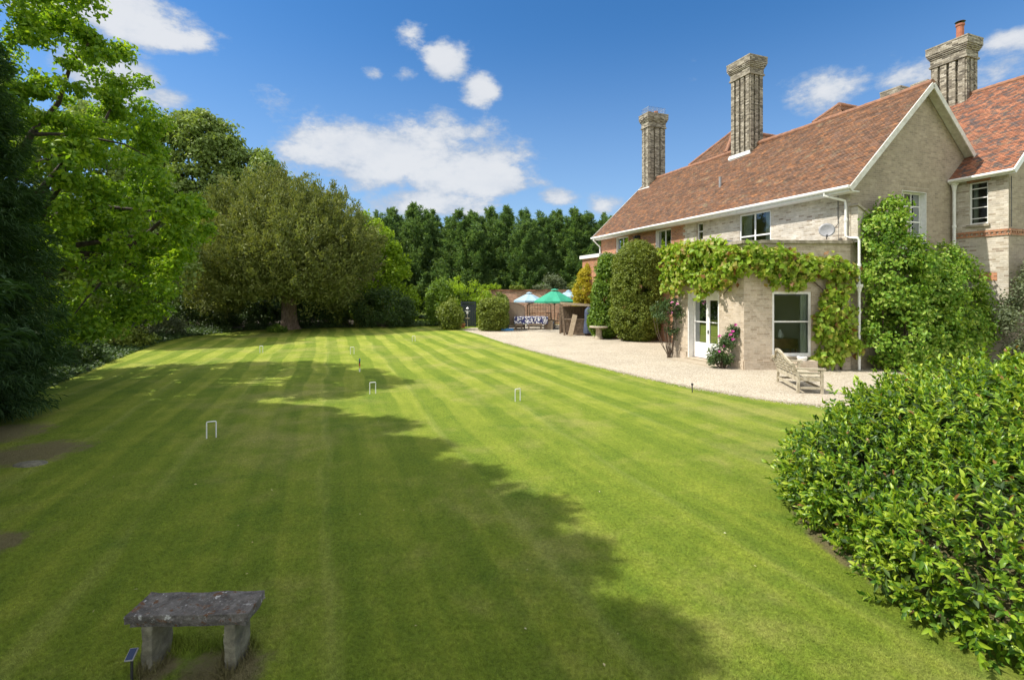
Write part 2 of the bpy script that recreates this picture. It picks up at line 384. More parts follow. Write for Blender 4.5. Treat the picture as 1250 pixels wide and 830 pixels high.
HA = R(20.6)                                        # the house's long walls and the mowing run this way
def lawn_mat(name, striped=True, gain=1.0):
    m, t, b, o = newmat(name); geo = t.add('ShaderNodeNewGeometry').outputs['Position']
    rot = t.add('ShaderNodeVectorRotate', rotation_type='Z_AXIS', i_Vector=geo, i_Angle=-HA).outputs[0]
    sp = t.add('ShaderNodeSeparateXYZ', i_Vector=rot)
    wob = t.noise(t.scale(rot, (.25, .12, 1)), 1.0, 3)
    x = t.math('ADD', sp.outputs[0], t.math('MULTIPLY', wob, 1.1))
    s1 = t.math('SINE', t.math('MULTIPLY', x, 2 * math.pi / 1.05))
    s1 = t.maprange(s1, -.22, .22)
    s2 = t.maprange(t.math('SINE', t.math('MULTIPLY', x, 2 * math.pi / .41)), -1, 1)
    big = t.noise(geo, .28, 5, .6); mid = t.noise(geo, 1.6, 6, .65); fine = t.noise(geo, 28, 6, .7)
    streak = t.noise(t.scale(rot, (5, .35, 1)), 1.0, 5, .6)
    gp = t.add('ShaderNodeSeparateXYZ', i_Vector=geo)
    s1 = t.math('MULTIPLY', s1, t.maprange(gp.outputs[1], 5.0, 20.0, .35, 1.15))
    f = t.math('MULTIPLY', t.math('MULTIPLY', s1, t.maprange(t.noise(geo, .45, 4, .6), .3, .65, .45, 1.3)), .31 if striped else .0)
    f = t.math('ADD', f, t.math('MULTIPLY', s2, .07))
    f = t.math('ADD', f, t.math('MULTIPLY', streak, .42))
    f = t.math('ADD', f, t.math('MULTIPLY', mid, .55)); f = t.math('ADD', f, t.math('MULTIPLY', t.noise(geo, 5.5, 6, .7), .35)); f = t.math('SUBTRACT', f, .26); f = t.math('SUBTRACT', f, .12)
    col = t.ramp(f, [(0, (.098, .160, .016)), (.35, (.174, .238, .024)), (.6, (.252, .302, .036)), (1, (.375, .39, .075))])
    dry = t.math('ADD', t.math('MULTIPLY', big, .7), t.math('MULTIPLY', mid, .35))
    col = t.mix(t.math('MULTIPLY', t.maprange(dry, .50, .68), .55), col, (.33, .305, .10))
    patch = t.noise(t.vmath('ADD', geo, (31, 7, 0)), .75, 7, .7)
    col = t.mix(t.math('MULTIPLY', t.maprange(patch, .52, .68), .55), col, (.095, .17, .018))
    line = t.maprange(t.math('SINE', t.math('MULTIPLY', x, 2 * math.pi / 2.1)), .93, 1.0)
    col = t.mix(t.math('MULTIPLY', t.math('MULTIPLY', line, t.maprange(streak, .35, .6)), .22 if striped else 0.0), col, (.34, .36, .11))
    col = t.mix(1.0, col, t.ramp(fine, [(.25, .55 * gain), (.75, 1.42 * gain)]), 'MULTIPLY')
    # worn earth: at the left under the trees, by the bench and round the laurel
    wear = None
    for wx, wy, rr in [(-8.0, 8.2, 1.5), (-5.6, 5.2, .75), (-5.3, 4.6, .55), (-9.8, 9.2, 1.8), (-2.05, 3.42, .62), (-2.55, 3.5, .3)]:
        d = t.vmath('LENGTH', t.vmath('MULTIPLY', t.vmath('SUBTRACT', geo, (wx, wy, 0)), (1 / rr, 1 / rr, 0)))
        q = t.maprange(d, 0, 1.2, 1.0, 0.0); wear = q if wear is None else t.math('MAXIMUM', wear, q)
    wn = t.noise(geo, 4, 7, .7)
    dl = t.vmath('LENGTH', t.vmath('MULTIPLY', t.vmath('SUBTRACT', geo, (6.42, 5.1, 0)), (1 / 3.06, 1 / 2.62, 0)))
    wear = t.math('MAXIMUM', wear, t.maprange(dl, .98, 1.12, 1.0, 0.0))
    wm = t.maprange(t.math('ADD', t.math('MULTIPLY', wear, .75), t.math('MULTIPLY', wn, .8)), .78, 1.05)
    col = t.mix(t.math('MULTIPLY', wm, .8), col, t.mix(wn, (.13, .10, .065), (.24, .185, .11)))
    setin(t, b, 'Base Color', col); b.inputs['Roughness'].default_value = .9; b.inputs['Specular IOR Level'].default_value = .15
    bump(t, b, t.math('ADD', fine, t.noise(geo, 90, 3, .7)), .9, .03)
    return m
M['lawn'] = lawn_mat('lawn_grass'); M['rough_grass'] = lawn_mat('rough_grass', False); M['blade'] = lawn_mat('grass_blade', True, 1.42)
def gravel_mat():
    m, t, b, o = newmat('gravel'); geo = t.add('ShaderNodeNewGeometry').outputs['Position']
    v = t.add('ShaderNodeTexVoronoi', i_Scale=45, i_Vector=geo); v2 = t.add('ShaderNodeTexVoronoi', i_Scale=17, i_Vector=geo)
    big = t.noise(geo, .5, 6, .6); f = t.noise(geo, 20, 5, .7)
    c = t.ramp(t.add('ShaderNodeSeparateColor', i_0=v.outputs['Color']).outputs[0], [(0, (.25, .20, .14)), (.3, (.41, .345, .25)), (.75, (.51, .445, .34)), (1, (.62, .57, .47))])
    c = t.mix(1.0, c, t.ramp(t.math('ADD', t.math('MULTIPLY', big, .5), t.math('MULTIPLY', f, .5)), [(.3, .72), (.7, 1.16)]), 'MULTIPLY')
    setin(t, b, 'Base Color', c); b.inputs['Roughness'].default_value = .95
    bump(t, b, t.math('ADD', v.outputs['Distance'], t.math('MULTIPLY', v2.outputs['Distance'], .6)), .7, .02); return m
M['gravel'] = gravel_mat()
M['soil'] = plain('soil', (.055, .04, .026), (.03, .024, .016), 3, .95, .03)
M['paving'] = brick('paving', [(0, (.30, .26, .2)), (.5, (.40, .35, .27)), (1, (.46, .41, .33))], (.22, .19, .14), w=.6, h=.45)

# leaves
M['l_laurel'] = leaf('laurel_leaf', [(.018, .050, .008), (.055, .135, .012), (.15, .26, .018), (.28, .38, .028), (.42, .46, .07)], .36, .30, spec=.42, vary=1.6, dead=.012)
M['l_oak'] = leaf('oak_leaf', [(.075, .17, .012), (.16, .28, .018), (.30, .41, .03)], .5, .45, vary=.8)
M['l_con'] = leaf('dark_needles', [(.02, .052, .017), (.038, .084, .024), (.062, .115, .032)], .6, .3, vary=.8)
M['l_tall'] = leaf('tall_tree_leaf', [(.10, .155, .036), (.165, .23, .055), (.23, .30, .08)], .5, .3, vary=.35)
M['l_yew'] = leaf('yew_needles', [(.085, .118, .030), (.145, .175, .042), (.225, .24, .066)], .6, .22, vary=.5)
M['l_bright'] = leaf('bright_leaf', [(.13, .22, .014), (.22, .33, .02), (.30, .40, .04)], .5, .42, vary=.6)
M['l_ley'] = leaf('cypress_spray', [(.048, .105, .042), (.092, .165, .055), (.18, .26, .085)], .6, .32, vary=.5)
M['l_shrub'] = leaf('shrub_leaf', [(.06, .12, .014), (.11, .19, .022), (.19, .28, .04)], .5, .33, vary=1.5)
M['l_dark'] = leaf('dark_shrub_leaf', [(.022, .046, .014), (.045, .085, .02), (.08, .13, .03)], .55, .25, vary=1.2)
M['l_hedge'] = leaf('clipped_leaf', [(.08, .115, .018), (.145, .19, .026), (.23, .27, .045)], .5, .25, vary=1.0)
M['l_hyd'] = leaf('hydrangea_leaf', [(.05, .135, .014), (.115, .23, .020), (.21, .33, .035), (.36, .42, .10)], .45, .32, vary=1.1)
M['l_vine'] = leaf('vine_leaf', [(.10, .19, .012), (.17, .28, .020), (.25, .36, .035), (.32, .36, .06), (.36, .21, .09)], .5, .38, vary=2.5, dead=.03)
M['l_gold'] = leaf('golden_leaf', [(.22, .23, .02), (.38, .34, .025), (.46, .36, .035)], .5, .35, vary=1.5)
M['l_rose'] = leaf('rose_leaf', [(.035, .075, .025), (.07, .12, .04), (.11, .16, .06)], .5, .3, vary=3)
M['l_grey'] = leaf('grey_green_leaf', [(.07, .10, .05), (.12, .15, .08), (.17, .20, .11)], .6, .25, vary=1.5)

# ------------------------------------------------------------------ foliage builders
def unit(a): return a / np.maximum(np.linalg.norm(a, axis=-1, keepdims=True), 1e-9)
def leaf_tris(P, D, N, L, W, oval=False, fold=.18, droop=.25):
    D = unit(D); Sd = unit(np.cross(D, N)); N = np.cross(Sd, D); L = L[:, None]; W = W[:, None]; n = len(P)
    if not oval:
        v = np.stack([P, P + D * L * .45 + Sd * W * .5 + N * W * fold, P + D * L - N * L * droop * .5, P + D * L * .45 - Sd * W * .5 + N * W * fold], 1)
        b = np.arange(n)[:, None] * 4
        T = np.concatenate([b + [0, 1, 2], b + [0, 2, 3]], 0)
        return v.reshape(-1, 3), T
    c = [P, P + D * L * .35, P + D * L * .72 - N * L * droop * .18, P + D * L - N * L * droop * .5]
    l1 = c[1] + Sd * W * .5 + N * W * fold; r1 = c[1] - Sd * W * .5 + N * W * fold
    l2 = c[2] + Sd * W * .40 + N * W * fold * .8; r2 = c[2] - Sd * W * .40 + N * W * fold * .8
    v = np.stack(c + [l1, l2, r1, r2], 1); b = np.arange(n)[:, None] * 8
    T = np.concatenate([b + q for q in ([0, 4, 1], [0, 1, 6], [1, 4, 5], [1, 5, 2], [1, 2, 7], [1, 7, 6], [2, 5, 3], [2, 3, 7])], 0)
    return v.reshape(-1, 3), T

def rdir(rng, n):
    return unit(rng.normal(size=(n, 3)))

def clump_leaves(rng, C, Rr, per, L, W, up=.5, out=.8, rnd=.7, hang=0.0, along=0.0, axis=None, oval=False, shell=.45, droop=.25):
    """leaves of many clumps: C (K,3) centres, Rr (K,3) radii"""
    K = len(C); n = K * per; idx = np.repeat(np.arange(K), per)
    d = rdir(rng, n); r = rng.random(n)[:, None] ** shell
    off = d * r
    P = C[idx] + off * Rr[idx]
    N = unit(d * out + np.array([0, 0, up]) + rng.normal(size=(n, 3)) * rnd)
    D = rng.normal(size=(n, 3)); D -= N * (D * N).sum(1, keepdims=True); D = unit(D) + np.array([0, 0, -hang])
    if along and axis is not None: D = unit(D) + axis[idx] * along
    ll = L * rng.uniform(.65, 1.3, n); ww = W * rng.uniform(.7, 1.25, n)
    return leaf_tris(P, D, N, ll, ww, oval, droop=droop)

def lobe_points(rng, lobes, K, inner=.72, keep=.78, zmin=None):
    """points on the outer skin of a union of ellipsoids (cx,cy,cz,rx,ry,rz)"""
    lob = np.array(lobes, float); area = (lob[:, 3] * lob[:, 4] + lob[:, 3] * lob[:, 5] + lob[:, 4] * lob[:, 5])
    out = []; nrm = []
    while len(out) < K:
        i = rng.choice(len(lob), p=area / area.sum()); d = rdir(rng, 1)[0]; f = rng.uniform(inner, 1.0)
        p = lob[i, :3] + d * lob[i, 3:] * f
        q = (((p - lob[:, :3]) / lob[:, 3:]) ** 2).sum(1); q[i] = 9
        if q.min() < keep ** 2: continue
        if zmin is not None and p[2] < zmin: continue
        out.append(p); nrm.append(unit(d / lob[i, 3:]))
    return np.array(out), np.array(nrm)

def limb(mb, rng, a, b, r0, r1, n=6, sag=.12, sides=7):
    a = np.array(a, float); b = np.array(b, float); L = np.linalg.norm(b - a)
    pts = []; rad = []
    j = rng.normal(size=3) * L * .06
    for i in range(n + 1):
        t = i / n; p = a + (b - a) * t + np.array([0, 0, sag * L]) * math.sin(math.pi * t) * .6 + j * math.sin(math.pi * t) + rng.normal(size=3) * L * .012
        pts.append(p); rad.append(r0 + (r1 - r0) * t ** .8)
    pts[0] = a; mb.tube(pts, rad, sides, cap=False)
    return pts

def broadleaf(name, loc, lobes, label, cat='tree', group=None, seed=1, K=200, per=120, cr=(.55, .9), L=.14, W=.09, mat='l_tall', trunk=(0.3, 3), bk='bark', zmin=None, up=.5, hang=.1, limbs=14, out=.8, flat=.7, trunk_to=None):
    rng = np.random.default_rng(seed); t = empty(name, loc, 0, label, cat, group)
    C, nr = lobe_points(rng, lobes, K, zmin=zmin)
    rr = rng.uniform(*cr, K)[:, None] * np.array([1, 1, flat])
    V, T = clump_leaves(rng, C, rr, per, L, W, up=up, hang=hang, out=out)
    np_mesh('crown', V, T, M[mat], t)
    mb = MB(); r0, h0 = trunk; top = trunk_to or (0, 0, h0)
    mb.tube([(0, 0, -.1), (top[0] * .2, top[1] * .2, h0 * .12), (top[0] * .5, top[1] * .5, h0 * .5), top], [r0 * 1.7, r0 * 1.1, r0 * .9, r0 * .7], 12, cap=False)
    pick = rng.choice(K, min(limbs, K), replace=False)
    for i in pick:
        m = np.array(top) * rng.uniform(.6, 1.0)
        pp = limb(mb, rng, m, C[i], r0 * .45, .02)
        for j in rng.choice(K, 2):
            if np.linalg.norm(C[j] - pp[3]) < 3.0: limb(mb, rng, pp[3], C[j], r0 * .18, .012, 4, sides=5)
    mb.build('trunk', M[bk], t, smooth=True)
    return t

def conifer(name, loc, h, rad, label, group=None, seed=1, K=260, per=40, L=.35, W=.1, mat='l_ley', zmin=.3, power=.8, rise=.35, cl=(.7, .28), trunk=.16, hang=.15, cat='conifer tree', tops=None):
    rng = np.random.default_rng(seed); t = empty(name, loc, 0, label, cat, group)
    tz = rng.random(K) ** 1.15; z = zmin + (h - zmin) * tz
    prof = rad * (1 - tz) ** power * (.55 + .45 * np.minimum(1, tz * 6 + .3)); th = rng.random(K) * 2 * math.pi
    rr = prof * rng.uniform(.55, 1.06, K)
    C = np.stack([rr * np.cos(th), rr * np.sin(th), z + rr * rise * .4], 1)
    ax = np.stack([np.cos(th), np.sin(th), np.full(K, rise) + tz * .9], 1); ax = unit(ax)
    if tops:
        tp = np.array(tops); pk = rng.integers(0, len(tp), K); f = np.clip((tz - .25) / .6, 0, 1)[:, None]
        C[:, :2] += tp[pk][:, :2] * f; C[:, 2] *= 1 - (1 - tp[pk][:, 2]) * f[:, 0]
    # long flattened sprays lying along the branch
    n = K * per; idx = np.repeat(np.arange(K), per)
    s = rng.uniform(-1, 1, n); ln = (cl[0] * (1 - .62 * tz))[idx]
    side = unit(np.cross(ax, [0, 0, 1.0]))[idx]; upv = np.cross(side, ax[idx])
    w = cl[1] * (1.05 - .5 * s) * (1 - .3 * tz[idx])
    P = C[idx] + ax[idx] * (s * ln)[:, None] + side * (rng.normal(size=n) * w)[:, None] + upv * (rng.normal(size=n) * w * .55)[:, None]
    P[:, 2] -= np.maximum(0, -s) * .1
    D = ax[idx] * .9 + rng.normal(size=(n, 3)) * .55 + side * rng.normal(size=n)[:, None] * .4 + np.array([0, 0, -hang])
    N = upv + ax[idx] * .5 + rng.normal(size=(n, 3)) * .5
    V, T = leaf_tris(P, D, N, L * rng.uniform(.6, 1.3, n), W * rng.uniform(.7, 1.3, n))
    np_mesh('crown', V, T, M[mat], t)
    mb = MB(); mb.tube([(0, 0, -.1), (0, 0, h * .5), (0, 0, h * .97)], [trunk, trunk * .6, .015], 8, cap=False)
    for i in range(0, K, max(1, K // 60)):
        mb.tube([(0, 0, max(.2, C[i, 2] - rr[i] * .3)), tuple(C[i] * np.array([.5, .5, 1]) - np.array([0, 0, .05])), tuple(C[i])], [.035, .02, .008], 4, cap=False)
    mb.build('trunk', M['bark'], t, smooth=True)
    return t

def shrub(name, loc, lobes, label, cat='shrub', group=None, seed=1, K=60, per=60, cr=(.2, .35), L=.1, W=.06, mat='l_shrub', oval=False, up=.5, hang=.1, out=.9, flat=.85, inner=.75, stems=8, keep=.8, zmin=.05, shell=.45, vert=1.0, rnd=.7):
    rng = np.random.default_rng(seed); t = empty(name, loc, 0, label, cat, group)
    C, nr = lobe_points(rng, lobes, K, inner=inner, keep=keep, zmin=zmin)
    rr = rng.uniform(*cr, K)[:, None] * np.array([1, 1, flat * vert])
    V, T = clump_leaves(rng, C, rr, per, L, W, up=up, hang=hang, out=out, oval=oval, shell=shell, rnd=rnd)
    low = V[:, 2].min()
    if low < 0: V[:, 2] = np.where(V[:, 2] < 0.01, .01 + np.abs(V[:, 2]) * .3, V[:, 2])
    np_mesh('foliage', V, T, M[mat], t, smooth=oval)
    mb = MB(); base = np.array([np.mean([l[0] for l in lobes]), np.mean([l[1] for l in lobes]), 0])
    for i in rng.choice(K, min(stems, K), replace=False):
        b = base * 1.0 + rng.normal(size=3) * np.array([.12, .12, 0]); b[2] = -.03
        limb(mb, rng, b, C[i], .03, .006, 4, sag=.1, sides=5)
    mb.build('stem', M['stem'], t, smooth=True)
    return t

# ------------------------------------------------------------------ ground
def sheet(name, pts, z, mat, kind='structure'):
    mb = MB(); mb.face([(x, y, z) for x, y in pts], [(x, y) for x, y in pts]); o = mb.build(name, mat); return tag(o, kind=kind)
sheet('ground', [(-900, -300), (900, -300), (900, 1500), (-900, 1500)], 0.0, M['rough_grass'])
# lawn: left edge along the trees, right edge along gravel and laurel
lawn = [(-7, -6), (6, -6), (6, 3), (14, 8), (14, 12), at(1120, 490)[:2], at(1060, 496)[:2], at(1010, 497)[:2], at(950, 490.5)[:2], at(900, 483)[:2], at(850, 474.5)[:2], at(800, 464.5)[:2], at(750, 453)[:2], at(700, 441)[:2], at(650, 428.5)[:2],
        at(615, 418.5)[:2], at(585, 408.5)[:2], at(562, 402.5)[:2], at(548, 400.5)[:2], (-5.0, 38.5), (-12, 37.5), (-18.5, 34), (-19.5, 29), (-18.6, 25.5), (-16.6, 21), (-14.2, 16), (-12.4, 12), (-9.6, 8.4), (-7.5, 5)]
def ragged(pts, amp, step, seed):
    r = random.Random(seed); out = []
    for a, b in zip(pts, pts[1:] + pts[:1]):
        L = math.dist(a, b); n = max(1, min(60, int(L / step)))
        for i in range(n): out.append((a[0] + (b[0] - a[0]) * i / n + r.uniform(-amp, amp), a[1] + (b[1] - a[1]) * i / n + r.uniform(-amp, amp)))
    return out
lawn = ragged(lawn, .035, .28, 3)
sheet('lawn', lawn, .008, M['lawn'])
grav = [at(1120, 490)[:2], at(1060, 496)[:2], at(1010, 497)[:2], at(950, 490.5)[:2], at(900, 483)[:2], at(850, 474.5)[:2], at(800, 464.5)[:2], at(750, 453)[:2], at(700, 441)[:2], at(650, 428.5)[:2],
        at(615, 418.5)[:2], at(585, 408.5)[:2], at(562, 402.5)[:2], (-3.0, 36.6), (6.8, 36.2), (12, 30), (19, 21), (22, 12)]
sheet('gravel_drive', grav, .004, M['gravel'])
sheet('patio', [(-.9, 34.2), (5.3, 31.6), (9, 33), (6.5, 40.2), (-1.5, 40.2)], .012, M['paving'])
sheet('flower_bed', [(-30, 2), (-10.2, 2), (-8.6, 6.2), (-10.2, 8.6), (-12.6, 11.9), (-14.4, 16), (-16.8, 21), (-18.8, 25.5), (-19.7, 29), (-18.7, 34.2), (-12, 37.2), (-4.7, 38.8), (-6, 60), (-34, 60)], .016, M['soil'])

sheet('grass_path', [(gx(504, 38.6), 38.6), (gx(528, 38.9), 38.9), (gx(527, 60), 60), (gx(508, 60), 60)], .020, M['rough_grass'])
# ------------------------------------------------------------------ the house
Cx, Cy = 11.74, 17.05
house = empty('country_house', (Cx, Cy, 0), HA, 'long two storey country house of cream and red brick under tiled roofs with tall chimneys', 'house')

def wall(mb, p0, p1, z0, z1, holes=(), depth=.14, cuts=()):
    """outer skin from p0 to p1 (outside on the right hand) with openings (a0,a1,b0,b1); reveals turn inwards"""
    p0 = Vector((*p0, 0)); p1 = Vector((*p1, 0)); d = (p1 - p0); L = d.length; d.normalize()
    nrm = Vector((d.y, -d.x, 0)); inn = -nrm * depth
    A = sorted({0, L, *cuts, *[h[0] for h in holes], *[h[1] for h in holes]}); B = sorted({z0, z1, *[h[2] for h in holes], *[h[3] for h in holes]})
    def P(a, z, k=0): return p0 + d * a + Vector((0, 0, z)) + inn * k
    for i in range(len(A) - 1):
        for j in range(len(B) - 1):
            ac = (A[i] + A[i + 1]) / 2; bc = (B[j] + B[j + 1]) / 2
            if any(h[0] < ac < h[1] and h[2] < bc < h[3] for h in holes): continue
            q = [(A[i], B[j]), (A[i + 1], B[j]), (A[i + 1], B[j + 1]), (A[i], B[j + 1])]
            mb.face([P(a, b) for a, b in q], q)
    for a0, a1, b0, b1 in holes:
        for (qa, qb, ra, rb) in ((a0, b0, a0, b1), (a1, b1, a1, b0), (a0, b1, a1, b1), (a1, b0, a0, b0)):
            mb.face([P(qa, qb), P(ra, rb), P(ra, rb, 1), P(qa, qb, 1)], [(qa, qb), (ra, rb), (ra + depth, rb + depth), (qa + depth, qb + depth)])
    return mb

class Fr:
    """frame of a wall: a along, z up, n outward"""
    def __init__(s, p0, p1):
        s.o = Vector((*p0, 0)); s.d = (Vector((*p1, 0)) - s.o).normalized(); s.n = Vector((s.d.y, -s.d.x, 0))
        s.M = Matrix(((s.d.x, s.n.x, 0, s.o.x), (s.d.y, s.n.y, 0, s.o.y), (0, 0, 1, 0), (0, 0, 0, 1)))
    def box(s, mb, a0, a1, n0, n1, z0, z1): mb.box((a0, n0, z0), (a1, n1, z1), s.M)

def window(fr, a0, a1, z0, z1, inset=.10, fw=.055, cols=(), rows=(), thick=(), sill=True, curtain=True, bars=.022, mat='white', sillm='coping', lab=None, lining=None, side=0):
    """sash window in an opening: frame > pane, sill, curtain"""
    if lining:
        lb = MB(); n1 = -.004
        fr.box(lb, a0 + .002, a0 + .02, -inset + .01, n1, z0 + .002, z1 - .002); fr.box(lb, a1 - .02, a1 - .002, -inset + .01, n1, z0 + .002, z1 - .002); fr.box(lb, a0 + .02, a1 - .02, -inset + .01, n1, z1 - .02, z1 - .002)
    mb = MB(); n0, n1 = -inset - .05, -inset + .005
    e = .003
    fr.box(mb, a0 + e, a0 + fw, n0, n1, z0 + e, z1 - e); fr.box(mb, a1 - fw, a1 - e, n0, n1, z0 + e, z1 - e)
    fr.box(mb, a0 + fw, a1 - fw, n0, n1, z1 - fw, z1 - e); fr.box(mb, a0 + fw, a1 - fw, n0, n1, z0 + e, z0 + fw * 1.3)
    for z in thick: fr.box(mb, a0 + fw, a1 - fw, n0 + .005, n1 + .006, z - .024, z + .024)
    for c in cols: fr.box(mb, c - bars, c + bars, n0 + .012, n1 - .006, z0 + fw * 1.3, z1 - fw)
    for r in rows: fr.box(mb, a0 + fw, a1 - fw, n0 + .014, n1 - .008, r - bars, r + bars)
    w = mb.build('window', M[mat], house)
    if lab: w['label'] = lab
    if lining: lb.build('lining', M[mat], w)
    g = MB(); fr.box(g, a0 + fw * .6, a1 - fw * .6, n0 + .020, n0 + .026, z0 + fw, z1 - fw * .6); g.build('pane', M['glass'], w)
    if sill:
        sb = MB(); fr.box(sb, a0 - .06, a1 + .06, -inset - .06, .075, z0 - .09, z0 - .002); sb.build('sill', M[sillm], w)
    if curtain:
        W = a1 - a0
        for c0, c1 in (((a0 + .03, a0 + W * .32), (a1 - W * .26, a1 - .03)) if curtain == True else ((a1 - W * .2, a1 - .03),)):
            cb = MB(); n = 14; pts = []
            for i in range(n + 1):
                a = c0 + (c1 - c0) * i / n; q = n0 - .12 + .035 * math.sin(i * 1.9) ; pts.append((a, q))
            for i in range(n):
                (aa, qa), (ab, qb) = pts[i], pts[i + 1]
                cb.face([fr.M @ Vector(p) for p in ((aa, qa, z0 - .1), (ab, qb, z0 - .1), (ab, qb, z1), (aa, qa, z1))])
            cb.build('curtain', M['curtain'], w, smooth=True)
    return w

EAVE = 6.12; LEN = 16.6; RX, RZ = 3.94, 10.44; WID = 7.88; SPLIT = 8.3
# long wall: seen from outside (west) it runs from far end (y=LEN) to y=0
def facade_a(t): return LEN - t
frA = Fr((0, LEN), (0, 0))
wins = dict(w1=(facade_a(14.75), facade_a(13.45), 4.85, 6.05), w2=(facade_a(10.8), facade_a(9.5), 4.55, 6.05), w3=(facade_a(7.6), facade_a(7.15), 5.2, 6.05), w4=(facade_a(4.9), facade_a(3.27), 4.6, 6.05))
mb = MB(); wall(mb, (0, LEN), (0, SPLIT), 0, EAVE, [wins['w1'], wins['w2']], .16); mb.build('red_brick_wall', M['red_brick'], house)
frS = Fr((0, SPLIT), (0, 0)); o = LEN - SPLIT
h3 = (wins['w3'][0] - o, wins['w3'][1] - o, *wins['w3'][2:]); h4 = (wins['w4'][0] - o, wins['w4'][1] - o, *wins['w4'][2:])
mb = MB(); wall(mb, (0, SPLIT), (0, 0), 0, EAVE, [h3, h4], .16); mb.build('painted_brick_wall', M['cream_brick'], house)
# toothed joint between the two bricks
mb = MB()
for i, z in enumerate(np.arange(4.5, 6.05, .15)):
    w_ = .10 + .32 * random.random() + max(0, 5.2 - z) * 1.1
    frS.box(mb, -w_, 0.01, -.02, .004 + .002 * (i % 2), z, z + .148)
mb.build('brick_toothing', M['cream_brick'], house)
a0, a1, z0, z1 = wins['w1']; window(frA, a0, a1, z0, z1, cols=((a0 + a1) / 2,), lining=True, lab='far upstairs window beside the wall lamp')
a0, a1, z0, z1 = wins['w2']; window(frA, a0, a1, z0, z1, inset=.16, cols=((a0 + a1) / 2,), lining=True, bars=.03, lab='tall window opening onto the flat roof')
a0, a1, z0, z1 = h3; window(frS, a0, a1, z0, z1, inset=.1, fw=.045, thick=((z0 + z1) / 2,), curtain=False, lab='slit window between the brick panels')
a0, a1, z0, z1 = h4; window(frS, a0, a1, z0, z1, inset=.03, fw=.06, cols=((a0 + a1) / 2,), rows=(z0 + .48,), bars=.03, sill=False, lab='wide two light window above the vine')
# near gable
GW = (2.72, 4.13, 4.25, 6.42)
frG = Fr((0, 0), (WID, 0))
def zroof(x): return RZ - abs(x - RX) * (RZ - 6.3) / (RX + .45) - .12
xl = RX - (zroof(RX) - 7.0) / ((RZ - 6.3) / (RX + .45)); xr = 2 * RX - xl
mb = MB(); wall(mb, (0, 0), (WID, 0), 0, 7.0, [GW], .22, cuts=(xl, xr))
# triangle above z=7, clipped by the roof
mb.face([(xl, 0, 7.0), (xr, 0, 7.0), (RX, 0, zroof(RX))], [(xl, 7.0), (xr, 7.0), (RX, zroof(RX))])
# the top corners of the lower rectangle that stick out above the slope are cut back
def clip_gable(mb):
    k = (RZ - 6.3) / (RX + .45)
    for i, (x, y, z) in enumerate(mb.v):
        if abs(y) < .001 and z > zroof(x): mb.v[i] = (x, y, zroof(x))
clip_gable(mb); mb.build('gable_wall', M['gault_brick'], house)
a0, a1, z0, z1 = GW
window(frG, a0, a1, z0, z1, inset=.2, fw=.07, cols=(a0 + .44, a0 + .86), rows=(z1 - .52, z0 + .55), thick=((z0 + z1) / 2 - .02,), bars=.016, lining=True, lab='tall gable sash half behind the climber')
lt = MB()                                                   # flat brick arch over the gable window
for i in range(9):
    xa = a0 - .1 + (a1 - a0 + .2) * i / 9; xb = a0 - .1 + (a1 - a0 + .2) * (i + 1) / 9 - .01; k = (i - 4) * .02
    lt.face([(xa, -.006, z1 + .01), (xb, -.006, z1 + .01), (xb + k * 1.2 + .01, -.006, z1 + .33), (xa + k * 1.2 - .01, -.006, z1 + .33)], [(xa, z1), (xb, z1), (xb, z1 + .07), (xa, z1 + .07)])
lt.build('window_arch', M['gault_brick'], house)
# back and far gable
mb = MB(); wall(mb, (WID, 0), (WID, LEN), 0, EAVE); wall(mb, (WID, LEN), (0, LEN), 0, EAVE)
mb.face([(WID, LEN, EAVE), (0, LEN, EAVE), (RX, LEN, zroof(RX))], [(0, 0), (WID, 0), (RX, 4)]); mb.build('back_wall', M['red_brick'], house)
fl = MB(); fl.box((.05, .05, 4.1), (WID - .05, LEN - .05, 4.25)); fl.box((.05, .05, 0.0), (WID - .05, LEN - .05, .1)); fl.build('upper_floor', M['interior'], house)
iw = MB(); iw.box((3.0, .3, 4.25), (3.1, LEN - .3, 6.3)); iw.build('inner_wall', M['interior'], house)

